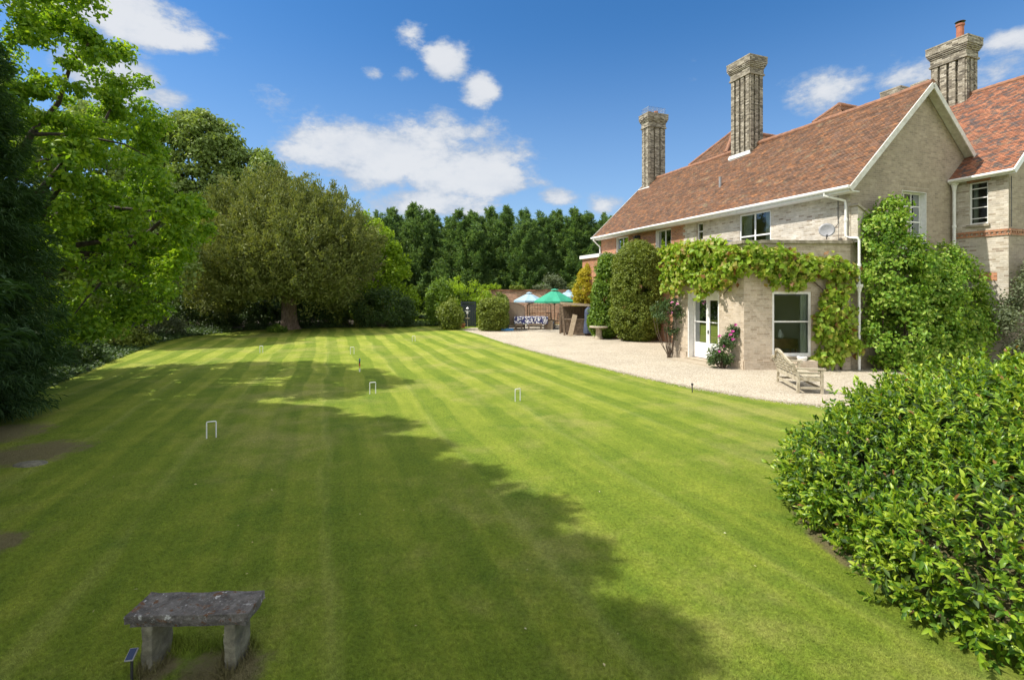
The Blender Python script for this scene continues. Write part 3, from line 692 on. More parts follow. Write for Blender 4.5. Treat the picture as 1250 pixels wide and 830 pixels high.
def ridge_sag(u): return -.085 * math.sin(math.pi * u) - .03 * math.sin(math.pi * 3 * u) - .015 * math.sin(math.pi * 7 * u)
def roof_slope(mb, e0, e1, r0, r1, rng, gauge=.105, sag=.085, seg=.45, lift=.016):
    """lapped courses of tiles from the eave line e0-e1 to the ridge line r0-r1"""
    e0, e1, r0, r1 = map(Vector, (e0, e1, r0, r1)); SL = ((r0 + r1) / 2 - (e0 + e1) / 2).length; n = int(SL / gauge); m = max(2, int((e1 - e0).length / seg))
    nr = (e1 - e0).cross(r0 - e0).normalized()
    if nr.z < 0: nr = -nr
    base = np.array([[rng.normal() for _ in range(m + 1)] for _ in range(n + 2)])
    ph = [rng.random() * 6 for _ in range(4)]
    def P(i, j, up):
        v = i / n; u = j / m; a = e0.lerp(e1, u); b = r0.lerp(r1, u); p = a.lerp(b, min(v, 1.0)); p.z += ridge_sag(u) * min(v, 1.0) * (1 if (r1 - r0).length > 12 else 0)
        s = (math.sin(u * 9 + ph[0]) * math.sin(v * 4 + ph[1]) + .6 * math.sin(u * 21 + ph[2]) * math.sin(v * 7 + ph[3])) * .45
        w = sag * s * math.sin(math.pi * min(max(u, .02), .98)) ** .5
        return p + nr * (w + up), ((e1 - e0).length * u, i * gauge)
    for i in range(n):
        for j in range(m):
            q = [P(i, j, lift + base[i][j] * .003), P(i, j + 1, lift + base[i][j + 1] * .003), P(i + 1.0, j + 1, 0.002), P(i + 1.0, j, 0.002)]
            # keep the UV rows on the courses
            uv = [(q[0][1][0], i * gauge + .001), (q[1][1][0], i * gauge + .001), (q[1][1][0], (i + 1) * gauge - .001), (q[0][1][0], (i + 1) * gauge - .001)]
            mb.face([a for a, _ in q], uv)
            f = [P(i, j, -.004), P(i, j + 1, -.004), P(i, j + 1, lift + base[i][j + 1] * .003), P(i, j, lift + base[i][j] * .003)]
            mb.face([a for a, _ in f], [(q[0][1][0], i * gauge + .001), (q[1][1][0], i * gauge + .001), (q[1][1][0], i * gauge + .003), (q[0][1][0], i * gauge + .003)])
rg = np.random.default_rng(5)
OV = .48; y0, y1 = -.32, LEN + .3
rf = MB()
roof_slope(rf, (-OV, y0, 6.28), (-OV, y1, 6.28), (RX, y0, RZ), (RX, y1, RZ), rg)
roof_slope(rf, (2 * RX + OV, y1, 6.28), (2 * RX + OV, y0, 6.28), (RX, y1, RZ), (RX, y0, RZ), rg)
# cross roofs that rise behind the ridge
def cross_roof(mb, t, half, rise, length):
    px = RX + rise / .945
    roof_slope(mb, (RX - .02, t - half, RZ - .02), (RX - .02, t + half, RZ - .02), (px, t - .01, RZ + rise), (px, t + .01, RZ + rise), rg, seg=.6)
    for sgn in (1, -1):
        e0 = (RX, t + sgn * half, RZ); e1 = (RX + length, t + sgn * (half + .4), RZ - .4)
        roof_slope(mb, e0, e1, (px, t, RZ + rise), (RX + length, t, RZ + rise), rg, seg=.6)
cross_roof(rf, 11.3, 1.55, 2.0, 7); cross_roof(rf, 3.8, .75, .7, 6)
roof = rf.build('roof', M['tiles'], house)
rt = MB()
def ridge_run(mb, p, q, r=.13, L=.34):
    p = Vector(p); q = Vector(q); n = max(1, int((q - p).length / L))
    for i in range(n):
        lg = (q - p).length > 12; a = p.lerp(q, i / n) + Vector((0, 0, ridge_sag(i / n) if lg else 0)); b = p.lerp(q, (i + 1) / n + .002) + Vector((0, 0, ridge_sag((i + 1) / n) if lg else 0)); j = random.uniform(-.006, .006)
        mb.tube([a + Vector((0, 0, j)), b + Vector((0, 0, j + .008))], [r, r * 1.02], 10)
ridge_run(rt, (RX, y0, RZ - .02), (RX, y1, RZ - .02)); ridge_run(rt, (RX + 2.12, 11.3, RZ + 1.98), (RX + 7, 11.3, RZ + 1.98)); ridge_run(rt, (RX + .05, 12.8, RZ + .05), (RX + 2.12, 11.3, RZ + 1.98), .10); ridge_run(rt, (RX + .05, 9.8, RZ + .05), (RX + 2.12, 11.3, RZ + 1.98), .10)
ridge_run(rt, (RX + .74, 3.8, RZ + .68), (RX + 6, 3.8, RZ + .68)); ridge_run(rt, (RX + .03, 4.5, RZ + .03), (RX + .74, 3.8, RZ + .68), .09)
rt.build('ridge_tile', M['ridge'], roof)
# soffit, fascia, gutter, bargeboards
mb = MB(); mb.box((-OV + .02, y0 + .02, 6.10), (0.02, y1 - .02, 6.125)); mb.build('soffit', M['white'], house)
mb = MB(); mb.box((-OV - .012, y0 + .02, 6.095), (-OV + .018, y1 - .02, 6.25)); mb.build('fascia', M['white'], house)
mb = MB(); mb.tube([(-OV - .075, y0 - .02, 6.235), (-OV - .075, y1 + .02, 6.225)], .062, 10); mb.build('gutter', M['white'], house)
mb = MB()
for sx in (-1, 1):
    e = Vector((RX + sx * (RX + OV), y0 - .015, 6.28)); r = Vector((RX, y0 - .015, RZ)); dn = Vector((0, 0, -.13))
    mb.bar(e + dn, r + dn + Vector((0, 0, .02)), .04, .19, up=(0, 0, 1))
mb.build('bargeboard', M['offwhite'], house)
mb = MB(); k = (RZ - 6.28) / (RX + OV)
for sx in (-1, 1):
    xe = RX + sx * (RX + OV)
    mb.face([(xe, y0 + .01, 6.20), (RX, y0 + .01, RZ - .08), (RX, .01, RZ - .08), (xe, .01, 6.20)])
mb.build('verge_soffit', M['offwhite'], house)
mb = MB()
for sx in (-1, 1):
    e = Vector((RX + sx * (RX + OV), y1, 6.22)); mb.bar(e, (RX, y1, RZ - .08), .04, .17)
mb.build('far_bargeboard', M['offwhite'], house)

# wing on the right, nearer to the camera
WX, WY, WE, WRX, WRZ = 5.72, -1.67, 6.95, 10.3, 11.7
frW = Fr((WX, 0), (WX, WY)); WW = (.52, 1.09, 5.2, 6.78)
mb = MB(); wall(mb, (WX, .6), (WX, WY), 0, WE, [(WW[0] + .6, WW[1] + .6, WW[2], WW[3])], .14)
mb.build('wing_wall', M['cream_brick'], house)
mb = MB(); wall(mb, (WX, WY), (2 * WRX - WX, WY), 0, WE); mb.face([(WX, WY, WE), (2 * WRX - WX, WY, WE), (WRX, WY, WRZ - .1)], [(WX, WE), (2 * WRX - WX, WE), (WRX, WRZ)])
wall(mb, (2 * WRX - WX, WY), (2 * WRX - WX, 12), 0, WE); wall(mb, (2 * WRX - WX, 12), (WX, 12), 0, WE); mb.face([(2 * WRX - WX, 12, WE), (WX, 12, WE), (WRX, 12, WRZ - .1)], [(0, 0), (9, 0), (4.5, 4.7)])
mb.build('wing_gable_wall', M['gault_brick'], house)
window(frW, *WW, inset=.06, fw=.05, rows=(6.54, 6.19, 5.83, 5.43), bars=.016, lab='narrow sash of the wing under a red brick lintel')
mb = MB(); frW.box(mb, .45, 1.16, -.05, .012, 6.78, 6.94); mb.build('red_lintel', M['red_brick'], house)
mb = MB()
for (fr, L) in ((frW, -WY), (Fr((WX, WY), (2 * WRX - WX, WY)), 8)):
    fr.box(mb, .02, L, -.02, .035, 4.72, 4.79); fr.box(mb, .02, L, -.02, .05, 4.87, 4.94)
    a = .05
    while a < L - .1: fr.box(mb, a, a + .075, -.02, .04, 4.79, 4.87); a += .15
mb.build('string_course', M['red_brick'], house)
mb = MB(); frW.box(mb, .75, 1.35, -.03, .01, 3.1, 3.4); mb.build('red_arch', M['red_brick'], house)
rf = MB(); roof_slope(rf, (WX - .3, WY - .3, WE + .02), (WX - .3, 12, WE + .02), (WRX, WY - .3, WRZ), (WRX, 12, WRZ), rg); roof_slope(rf, (2 * WRX - WX + .3, 12, WE), (2 * WRX - WX + .3, WY - .3, WE), (WRX, 12, WRZ), (WRX, WY - .3, WRZ), rg, seg=1)
wr = rf.build('wing_roof', M['tiles_wing'], house)
rt = MB(); ridge_run(rt, (WRX, WY - .3, WRZ - .02), (WRX, 12, WRZ - .02)); rt.build('ridge_tile', M['ridge'], wr)
mb = MB(); mb.tube([(WX - .36, -.05, WE - .03), (WX - .36, WY - .3, WE - .01)], .06, 10); mb.box((WX - .3, WY - .28, WE - .12), (WX - .27, -.02, WE + .0)); mb.bar((WX - .34, WY - .31, WE - .06), (WRX, WY - .31, WRZ - .1), .04, .17); mb.build('wing_gutter', M['white'], house)
mb = MB(); mb.tube([(WX - .16, -.13, 6.75), (WX - .16, -.13, 0.05)], .055, 10); mb.lathe([(.06, -.34), (.10, -.12), (.14, -.10), (.14, 0)], (WX - .16, -.13, 6.9), 8)
for z in (2, 3.6, 5.2): mb.lathe([(.05, -.05), (.07, -.05), (.07, .05), (.05, .05)], (WX - .16, -.13, z), 10)
mb.build('downpipe', M['white'], house)
mb = MB(); mb.tube([(WX + .06, WY - .05, 6.8), (WX + .06, WY - .05, 5)], .012, 6); mb.build('wall_cable', M['black'], house)

# bay with the flat roof and parapet
BA, BB, BD = (-3.54, 1.22), (-3.54, 4.95), (0, 6.2); BH = 4.36
fr1 = Fr(BA, (0, 0)); L1 = (Vector(BA)).length
fr2 = Fr(BB, BA); L2 = BB[1] - BA[1]
fr3 = Fr(BD, BB)
W5 = (.99, 2.37, .46, 2.70)
D1 = (L2 - 2.82, L2 - 1.16, .10, 2.72)
mb = MB(); wall(mb, BA, (0, 0), 0, BH, [W5], .16); wall(mb, BB, BA, 0, BH, [D1], .34); wall(mb, BD, BB, 0, BH)
mb.build('bay_wall', M['bay_brick'], house)
mb = MB(); mb.face([(*BA, 4.2), (0, 0, 4.2), (0, 6.2, 4.2), (*BB, 4.2)]); mb.face([(*BA, 3.2), (0, 0, 3.2), (0, 6.2, 3.2), (*BB, 3.2)]); mb.build('flat_roof', M['lead'], house)
mb = MB(); mb.face([(BA[0] + .2, BA[1] + .2, .12), (-.1, .15, .12), (-.1, 6.0, .12), (BB[0] + .2, BB[1], .12)]); mb.build('bay_floor', M['wood'], house)
mb = MB(); mb.face([(-.12, .2, .1), (-.12, 6.0, .1), (-.12, 6.0, 3.19), (-.12, .2, 3.19)]); mb.face([(BA[0] + .15, BA[1] + .1, 3.18), (-.13, .2, 3.18), (-.13, 6.0, 3.18), (BB[0] + .15, BB[1], 3.18)]); mb.build('bay_lining', M['plaster'], house)
cp = MB()
def off(p, k): return p
for fr, L, e0, e1 in ((fr1, L1, -.05, .02), (fr2, L2, -.02, .02), (fr3, 3.75, 0, -.02)):
    a = e0
    while a < L + e1 - .05:
        b = min(a + .62, L + e1); dz = random.uniform(-.008, .008)
        fr.box(cp, a + .004, b - .004, -.30, .09, BH + dz, BH + .11 + dz); a = b
cp.build('parapet_coping', M['coping'], house, bevel=.015)
for fr, q in ((fr1, (.0, L1 - .02)), (fr2, (.03, D1[0] - .05)), (fr2, (D1[1] + .05, L2 - .01))): pl = MB(); fr.box(pl, *q, -.02, .035, 0, .3); pl.build('plinth', M['bay_brick'], house)
a0, a1, z0, z1 = W5
window(fr1, a0, a1, z0, z1, inset=.04, fw=.085, thick=(1.66,), curtain='right', lab='large ground floor sash beside the garden bench')
# french door
a0, a1, z0, z1 = D1
fd = MB(); n0, n1 = -.30, -.25
fr2.box(fd, a0 + .002, a0 + .05, -.34, -.002, z0, z1 - .003); fr2.box(fd, a1 - .05, a1 - .002, -.34, -.002, z0, z1 - .003); fr2.box(fd, a0 + .05, a1 - .05, -.34, -.002, z1 - .05, z1 - .003)
fr2.box(fd, a0 + .05, a1 - .05, -.32, -.10, z1 - .27, z1 - .05)
m_ = (a0 + a1) / 2; dt = z1 - .27
for b0, b1 in ((a0 + .05, m_ - .004), (m_ + .004, a1 - .05)):
    fr2.box(fd, b0, b0 + .085, n0, n1, z0 + .02, dt); fr2.box(fd, b1 - .085, b1, n0, n1, z0 + .02, dt); fr2.box(fd, b0 + .085, b1 - .085, n0, n1, dt - .09, dt)
    fr2.box(fd, b0 + .085, b1 - .085, n0, n1, z0 + .02, z0 + .62); fr2.box(fd, b0 + .085, b1 - .085, n0 + .01, n1 - .006, 1.50, 1.54)
    fr2.box(fd, b0 + .12, b1 - .12, n1 - .001, n1 + .008, z0 + .14, z0 + .52)
door = fd.build('french_door', M['white'], house)
g = MB(); fr2.box(g, a0 + .1, m_ - .05, -.28, -.275, z0 + .6, dt - .06); fr2.box(g, m_ + .05, a1 - .1, -.28, -.275, z0 + .6, dt - .06); g.build('pane', M['glass'], door)
g = MB(); fr2.box(g, m_ + .03, m_ + .05, n1, n1 + .05, 1.08, 1.22); g.build('handle', M['black'], door)
cb = MB()
for c0, c1 in ((a0 + .12, a0 + .55), (a1 - .42, a1 - .1)):
    pts = [(c0 + (c1 - c0) * i / 16, -.42 + .035 * math.sin(i * 1.9)) for i in range(17)]
    for i in range(16):
        cb.face([fr2.M @ Vector(p) for p in ((*pts[i], .12), (*pts[i + 1], .12), (*pts[i + 1], 2.5), (*pts[i], 2.5))])
cb.build('curtain', M['curtain'], door, smooth=True)
st = MB(); fr2.box(st, a0 - .05, a1 + .05, -.34, .10, 0.0, .098); fr2.box(st, a0 - .45, a1 + .35, .09, .62, 0.0, .03); st.build('door_step', M['step'], house, bevel=.012)
# stub with sloping coping at the corner, dish, pipes, lamp, roof vent
mb = MB(); mb.face([(.02, -.24, 4.4), (.95, -.24, 4.4), (.95, -.24, 5.15), (.02, -.24, 5.62)], [(0, 0), (.9, 0), (.9, .75), (0, 1.2)]); mb.face([(.02, 0, 4.4), (.02, -.24, 4.4), (.02, -.24, 5.62), (.02, 0, 5.62)], [(0, 0), (.24, 0), (.24, 1.2), (0, 1.2)]); mb.face([(.95, -.24, 4.4), (.95, 0, 4.4), (.95, 0, 5.15), (.95, -.24, 5.15)], [(0, 0), (.24, 0), (.24, .7), (0, .7)])
mb.face([(.02, -.24, 4.4), (.02, 0, 4.4), (.95, 0, 4.4), (.95, -.24, 4.4)], [(0, 0), (.24, 0), (.24, .7), (0, .7)]); mb.build('corner_buttress', M['cream_brick'], house)
mb = MB(); mb.bar((-.04, -.13, 5.69), (1.02, -.13, 5.17), .32, .08); mb.build('buttress_coping', M['coping'], house)
ds = MB(); prof = [(.0, 0), (.10, .008), (.19, .03), (.25, .06), (.252, .064), (.19, .036), (.1, .014), (0, .006)]
ds.lathe(prof, (0, 0, 0), 24); dish = ds.build('satellite_dish', M['dish'], house, smooth=True)
dish.location = (-.42, .55, 4.86); dish.rotation_euler = (R(78), R(0), R(-52))
mb = MB(); mb.tube([(0, 0, -.02), (0, -.12, -.12), (0, -.26, -.20)], .016, 6); mb.tube([(0, -.22, .02), (0, -.28, .26)], .012, 6); mb.box((-.03, -.32, .24), (.03, -.25, .31)); mb.build('dish_arm', M['black'], dish)
mb = MB(); mb.tube([(-OV - .07, .55, 6.2), (-OV - .07, .55, 6.08), (-.10, .12, 5.86), (-.09, .10, 5.6), (-.09, .10, 4.62), (-.05, -.04, 4.56), (-.02, -.28, 4.52), (.0, -.3, 4.4), (.0, -.3, .03)], .042, 8)
mb.lathe([(.045, -.30), (.09, -.12), (.125, -.10), (.125, 0), (.05, 0)], (.0, -.3, 2.95), 8)
for z in (.9, 2.0, 3.6, 5.2): mb.lathe([(.04, -.05), (.06, -.05), (.06, .05), (.04, .05)], (.0 if z < 4.4 else -.09, -.3 if z < 4.4 else .10, z), 10)
mb.build('corner_downpipe', M['white'], house)
mb = MB(); mb.tube([(-.03, .42, 6.1), (-.03, .42, 5.1), (-.3, .5, 4.75)], .012, 5); mb.build('dish_cable', M['black'], house)
mb = MB(); yv = LEN + .02; mb.tube([(-OV - .07, yv, 6.2), (-OV - .06, yv, 6.05), (-.08, yv - .02, 5.65), (-.06, yv - .02, 4.6)], .045, 8); mb.build('far_downpipe', M['white'], house)
mb = MB(); mb.box((-.25, 12.2, 5.78), (-.02, 12.45, 5.95)); mb.tube([(-.26, 12.33, 5.86), (-.36, 12.33, 5.80)], [.06, .09], 10); mb.build('wall_lamp', M['black'], house)
mb = MB(); xx = 1.2; zz = 6.28 + (xx + OV) * (RZ - 6.28) / (RX + OV); mb.tube([(xx, 7.3, zz - .1), (xx, 7.3, zz + .5)], .065, 10); mb.build('vent_pipe', M['dish'], house)
# one-storey block at the far end
mb = MB(); wall(mb, (-1.06, 17.2), (-1.06, 14.95), 0, 4.85); wall(mb, (-1.06, 14.95), (-.005, 14.95), 0, 4.85); wall(mb, (-.005, 17.2), (-1.06, 17.2), 0, 4.85); mb.build('end_block', M['red_brick'], house)
mb = MB(); mb.box((-1.2, 14.8, 4.85), (-.006, 17.35, 5.07)); mb.build('end_block_fascia', M['white'], house)

# chimneys: shafts side by side on a square base, stepped cap
def chimney(x, y, zb, zt, wx, wy, nshaft, pots, wires=False, nm=None, mat='stack_brick'):
    mb = MB(); z2 = zt - .95
    mb.box((x - wx / 2 + .12, y - wy / 2 + .12, zb), (x + wx / 2 - .12, y + wy / 2 - .12, zt - .02))
    sw = wy / nshaft
    for i in range(nshaft):                                    # projecting ribs of the long faces
        ya = y - wy / 2 + sw * i + .055; yb = y - wy / 2 + sw * (i + 1) - .055
        for sx in (-1, 1): mb.box((min(x + sx * wx / 2, x + sx * (wx / 2 - .13)), ya, zb), (max(x + sx * wx / 2, x + sx * (wx / 2 - .13)), yb, z2))
    ne = max(2, int(round(wx / sw)))
    for i in range(ne):
        xa = x - wx / 2 + wx / ne * i + .05; xb = x - wx / 2 + wx / ne * (i + 1) - .05
        for sy in (-1, 1): mb.box((xa, min(y + sy * wy / 2, y + sy * (wy / 2 - .13)), zb), (xb, max(y + sy * wy / 2, y + sy * (wy / 2 - .13)), z2))
    for za, zbb, e in ((z2, z2 + .08, .045), (z2 + .08, z2 + .38, .004), (z2 + .38, z2 + .45, .04), (z2 + .45, z2 + .52, .075), (z2 + .52, z2 + .60, .105), (z2 + .60, zt - .06, .13)):
        mb.box((x - wx / 2 - e, y - wy / 2 - e, za), (x + wx / 2 + e, y + wy / 2 + e, zbb))
    c = mb.build('chimney', M[mat], house, bevel=.012)
    if nm: c['label'] = nm
    mb = MB(); mb.box((x - wx / 2 - .14, y - wy / 2 - .14, zt - .06), (x + wx / 2 + .14, y + wy / 2 + .14, zt)); mb.build('chimney_cap', M['coping'], c, bevel=.02)
    for (dx, dy, h_, r) in pots:
        p = MB(); p.lathe([(r * .95, 0), (r, .05), (r * .8, .1), (r * .78, h_ - .12), (r * .95, h_ - .08), (r * .95, h_), (r * .6, h_), (r * .6, h_ - .2)], (x + dx, y + dy, zt), 14); p.build('chimney_pot', M['terracotta'], c, smooth=False)
    if wires:
        wmb = MB(); hx, hy = wx / 2 * .95, wy / 2 * .95
        for i in range(6):
            a = -hy + 2 * hy * i / 5
            for sx in (-1, 1): wmb.bar((x + sx * hx, y + a, zt), (x + sx * hx, y + a, zt + .42), .012)
            wmb.bar((x - hx, y + a, zt + .42), (x + hx, y + a, zt + .42), .012)
        for i in range(5):
            for sy in (-1, 1): wmb.bar((x - hx + 2 * hx * i / 4, y + sy * hy, zt), (x - hx + 2 * hx * i / 4, y + sy * hy, zt + .42), .012)
        for zz in (.21, .42):
            for s_ in (-1, 1): wmb.bar((x + s_ * hx, y - hy, zt + zz), (x + s_ * hx, y + hy, zt + zz), .012); wmb.bar((x - hx, y + s_ * hy, zt + zz), (x + hx, y + s_ * hy, zt + zz), .012)
        wmb.build('wire_guard', M['lead'], c)
    return c
chimney(3.95, 16.3, 6.0, 14.75, 1.4, .8, 2, [(.2, 0, .3, .15), (-.35, 0, .2, .15)], True, 'far chimney with a wire guard over its pots')
chimney(RX - .15, 8.15, 8.5, 14.85, .95, 1.3, 4, [], False, 'middle chimney rising from the front of the ridge')
chimney(WRX, 2.35, 10.5, 14.2, .9, 1.4, 4, [(0, -.25, .8, .18)], False, 'right chimney with a tall red pot and black cowl')
mb = MB(); mb.tube([(WRX, 2.1, 14.98), (WRX, 2.1, 15.10)], .03, 6); mb.lathe([(.2, 0), (.17, .03), (0, .07)], (WRX, 2.1, 15.09), 12); mb.lathe([(0, -.02), (.2, 0)], (WRX, 2.1, 15.09), 12); mb.build('chimney_cowl', M['black'], house)
chimney(6.9, 2.75, 6.5, 11.72, .55, .6, 2, [], False, 'short chimney just showing behind the ridge'); chimney(9.42, 3.1, 7, 12.55, .4, .45, 2, [], False, 'small dark stack tucked left of the right chimney')
mb = MB(); mb.box((RX - .68, 7.45, 9.55), (RX - .655, 8.85, 9.95)); mb.bar((RX - .66, 7.43, 9.82), (RX - .66, 8.87, 9.82), .10, .12); mb.build('lead_flashing', M['white'], house)
mb = MB(); mb.bar((3.2, 15.68, 9.66), (3.2, 16.9, 9.66), .16, .14); mb.build('far_flashing', M['white'], house)

def hw(x, y, z=0):
    """house coordinates to world"""
    c, s = math.cos(HA), math.sin(HA); return (Cx + c * x - s * y, Cy + s * x + c * y, z)

# furniture inside the bay, seen through the sash
p = hw(-1.55, 1.75); sb = empty('sideboard', (p[0], p[1], .0), 0, 'brown wooden sideboard standing inside the large ground floor sash', 'sideboard')
mb = MB(); mb.box((-.75, -.22, .62), (.75, .22, .98)); mb.build('body', M['wood'], sb, bevel=.01)
for sx in (-.7, .7):
    for sy in (-.18, .18): mb = MB(); mb.bar((sx, sy, .0), (sx, sy, .62), .05); mb.build('leg', M['wood'], sb)
for sx in (-.37, .37): mb = MB(); mb.box((sx - .34, -.235, .66), (sx + .34, -.221, .94)); mb.build('drawer', M['wood'], sb)
for dx, lab in ((-.36, 'white picture frame standing on the sideboard'),):
    mb = MB(); mb.box((-.17, -.015, 0), (.17, .015, .48)); mb.box((-.12, -.022, .05), (.12, -.0155, .43)); o_ = mb.build('picture_frame', M['white'], None); o_.location = (p[0] + dx, p[1] - .05, .981); o_.rotation_euler = (R(-8), 0, 0); tag(o_, lab, 'picture frame')
mb = MB(); mb.lathe([(.0, 0), (.09, 0), (.12, .08), (.10, .18), (.05, .26), (.06, .32), (.04, .32)], n=14); o_ = mb.build('vase', M['white'], None, smooth=True); o_.location = (p[0] + .22, p[1], .981); tag(o_, 'small white vase on the sideboard behind the sash', 'vase')

# ------------------------------------------------------------------ climbers and shrubs on the house
def creeper(name, label, pts_fn, K, per, cr, L, W, mat, seed, cat='climber', oval=False, flat=.8, hang=.35, up=.25, stems=None, rnd=.6):
    rng = np.random.default_rng(seed); t = empty(name, (0, 0, 0), 0, label, cat)
    C, O = pts_fn(rng, K); base = C.mean(0); base[2] = 0; t.location = tuple(base)
    C = C - base; rr = rng.uniform(*cr, K)[:, None] * np.array([1, 1, flat])
    n = K * per; idx = np.repeat(np.arange(K), per); d = rdir(rng, n); P = C[idx] + d * (rng.random(n)[:, None] ** .5) * rr[idx]
    N = unit(O[idx] * 1.0 + np.array([0, 0, up]) + rng.normal(size=(n, 3)) * rnd)
    D = rng.normal(size=(n, 3)) * .7; D -= N * (D * N).sum(1, keepdims=True); D = D + np.array([0, 0, -hang])
    V, T = leaf_tris(P, D, N, L * rng.uniform(.6, 1.3, n), W * rng.uniform(.7, 1.25, n), oval)
    V[:, 2] = np.maximum(V[:, 2], .012)
    np_mesh('foliage', V, T, M[mat], t)
    mb = MB()
    for a in (stems or []):
        a = [tuple(np.array(q) - base) for q in a]; mb.tube(a, [.035] + [.022] * (len(a) - 2) + [.01], 6, cap=False)
    if stems: mb.build('stem', M['stem'], t, smooth=True)
    return t
def wall_pts(fr, a, z, n): return np.array(hw(*(fr.M @ Vector((a, n, z)))))
def on(fr): # outward in world
    q = np.array(hw(*(fr.M @ Vector((0, 1, 0))))) - np.array(hw(*(fr.M @ Vector((0, 0, 0))))); return q
def vine_pts(rng, K):
    C = []; O = []
    while len(C) < K:
        r = rng.random()
        if rng.random() < .06:
            fr, L_ = fr2, L2 - .9
            C.append(wall_pts(fr, rng.uniform(-.1, L_), rng.uniform(4.3, 4.5), rng.uniform(.1, .4))); O.append(on(fr)); continue
        if r < .40:      # along the middle face
            a = rng.uniform(-.1, L2 + .1); lo = 3.05 + .35 * math.sin(a * 2.1) + .18 * math.sin(a * 5.3) - (.45 if .0 < a < .8 else 0) - .12; z = rng.uniform(lo, 4.36 - (.15 if a > 2.6 else 0)); fr = fr2; n = rng.uniform(.04, .5)
        elif r < .66:    # along the window face
            a = rng.uniform(-.1, L1 - .1); lo = 3.12 + .25 * math.sin(a * 2.6 + 1) + .12 * math.sin(a * 6); hi = 4.12 - .40 * max(0, a - 1.0) / 2.2 + .1 * math.sin(a * 7)
            z = rng.uniform(lo, hi); fr = fr1; n = rng.uniform(.04, .34)
        elif r < .74:
            a = rng.uniform(2.0, 3.75); fr = fr3; z = rng.uniform(2.6, 4.4); n = rng.uniform(.05, .4)
        else:            # the fall right of the window
            a = rng.uniform(2.36, 3.95); z = rng.uniform(.25, 3.0); fr = fr1; n = rng.uniform(.05, .45)
            lim = 2.42 + .30 * abs(math.sin(z * 1.7)) - (.25 if z < 1.5 else 0); top = 3.72 + .25 * math.sin(z * 3) - (.55 if z > 2.1 else 0)
            if a < lim or a > top or (z < .5 and a > 3.3): continue
            if rng.random() < .25 and 1.9 < z < 2.5 and a > 3.0: continue
        C.append(wall_pts(fr, a, z, n)); O.append(on(fr))
    return np.array(C), np.array(O)
W_ = wall_pts
creeper('grape_vine', 'grape vine with large yellow green leaves along the parapet and beside the large sash', vine_pts, 640, 20, (.16, .30), .18, .175, 'l_vine', 21, cat='vine', stems=[
    [W_(fr1, 3.1, 0, .1), W_(fr1, 3.0, 1.2, .08), W_(fr1, 2.9, 2.6, .08), W_(fr1, 2.0, 3.4, .08), W_(fr1, .6, 3.6, .08), W_(fr1, .05, 3.6, .1)], [W_(fr2, 3.7, 3.6, .1), W_(fr2, 2.4, 3.5, .08), W_(fr2, .8, 3.6, .08), W_(fr2, -.1, 3.6, .1)],
    [W_(fr1, 3.35, 0, .1), W_(fr1, 3.3, 1.5, .06), W_(fr1, 3.5, 2.9, .07)], [W_(fr2, 3.4, 3.6, .1), W_(fr2, 3.2, 2.9, .09), W_(fr2, 2.9, 2.6, .1)]])
def hyd_lobes(lo):
    return lambda rng, K: (lambda q: (q[0], q[1]))(lobe_points(rng, lo, K, inner=.70, keep=.8, zmin=.1))
hl = []
for x, y, z, rx, ry, rz in [(.75, -.55, 4.6, .65, .5, 1.2), (1.1, -.7, 3.2, 1.05, .75, 1.5), (1.6, -.75, 3.7, .95, .65, .95), (1.25, -.8, 1.5, 1.25, .85, 1.45), (2.6, -.8, 2.7, 1.2, .8, 1.3), (2.5, -.85, 1.2, 1.3, .9, 1.25), (1.15, -.6, 5.35, .42, .4, .65)]:
    w = hw(x, y, z); hl.append((*w, rx, ry, rz))
creeper('climbing_hydrangea', 'tall green hydrangea climbing the gable wall beside the corner downpipe', hyd_lobes(hl), 420, 44, (.22, .42), .13, .095, 'l_hyd', 31, hang=.3, up=.55, stems=[[hw(1.2, -.3, 0), hw(1.2, -.3, 2.5), hw(1.2, -.3, 4.8)], [hw(2.3, -.3, 0), hw(2.4, -.35, 2.8)]])
hl = []
for x, y, z, rx, ry, rz in [(3.9, -.75, 3.0, .95, .65, 1.45), (4.6, -.8, 2.4, .95, .7, 1.6), (4.2, -.9, 1.2, 1.2, .8, 1.2), (5.0, -.9, 1.3, .6, .7, 1.2)]:
    w = hw(x, y, z); hl.append((*w, rx, ry, rz))
creeper('climbing_shrub', 'lower darker climber under the gable window left of the wing downpipe', hyd_lobes(hl), 260, 46, (.2, .38), .12, .08, 'l_hyd', 33, hang=.3, up=.5, stems=[[hw(4.2, -.3, 0), hw(4.3, -.35, 3.2)], [hw(4.8, -.3, 0), hw(4.7, -.35, 2.4)]])
w = hw(6.05, -2.6); shrub('evergreen_shrub', (w[0], w[1], 0), [(0, 0, 1.6, 1.3, 1.1, 1.6), (.3, .2, 2.9, .95, .9, 1.1), (1.5, -.3, 1.8, 1.2, 1.0, 1.7), (-.5, .1, 1.9, .8, .8, 1.3), (1.3, 0, 3.1, .9, .8, .8)], 'tall evergreen shrub with pale leaf edges in front of the wing', seed=41, K=260, per=50, cr=(.2, .4), L=.11, W=.06, mat='l_grey')

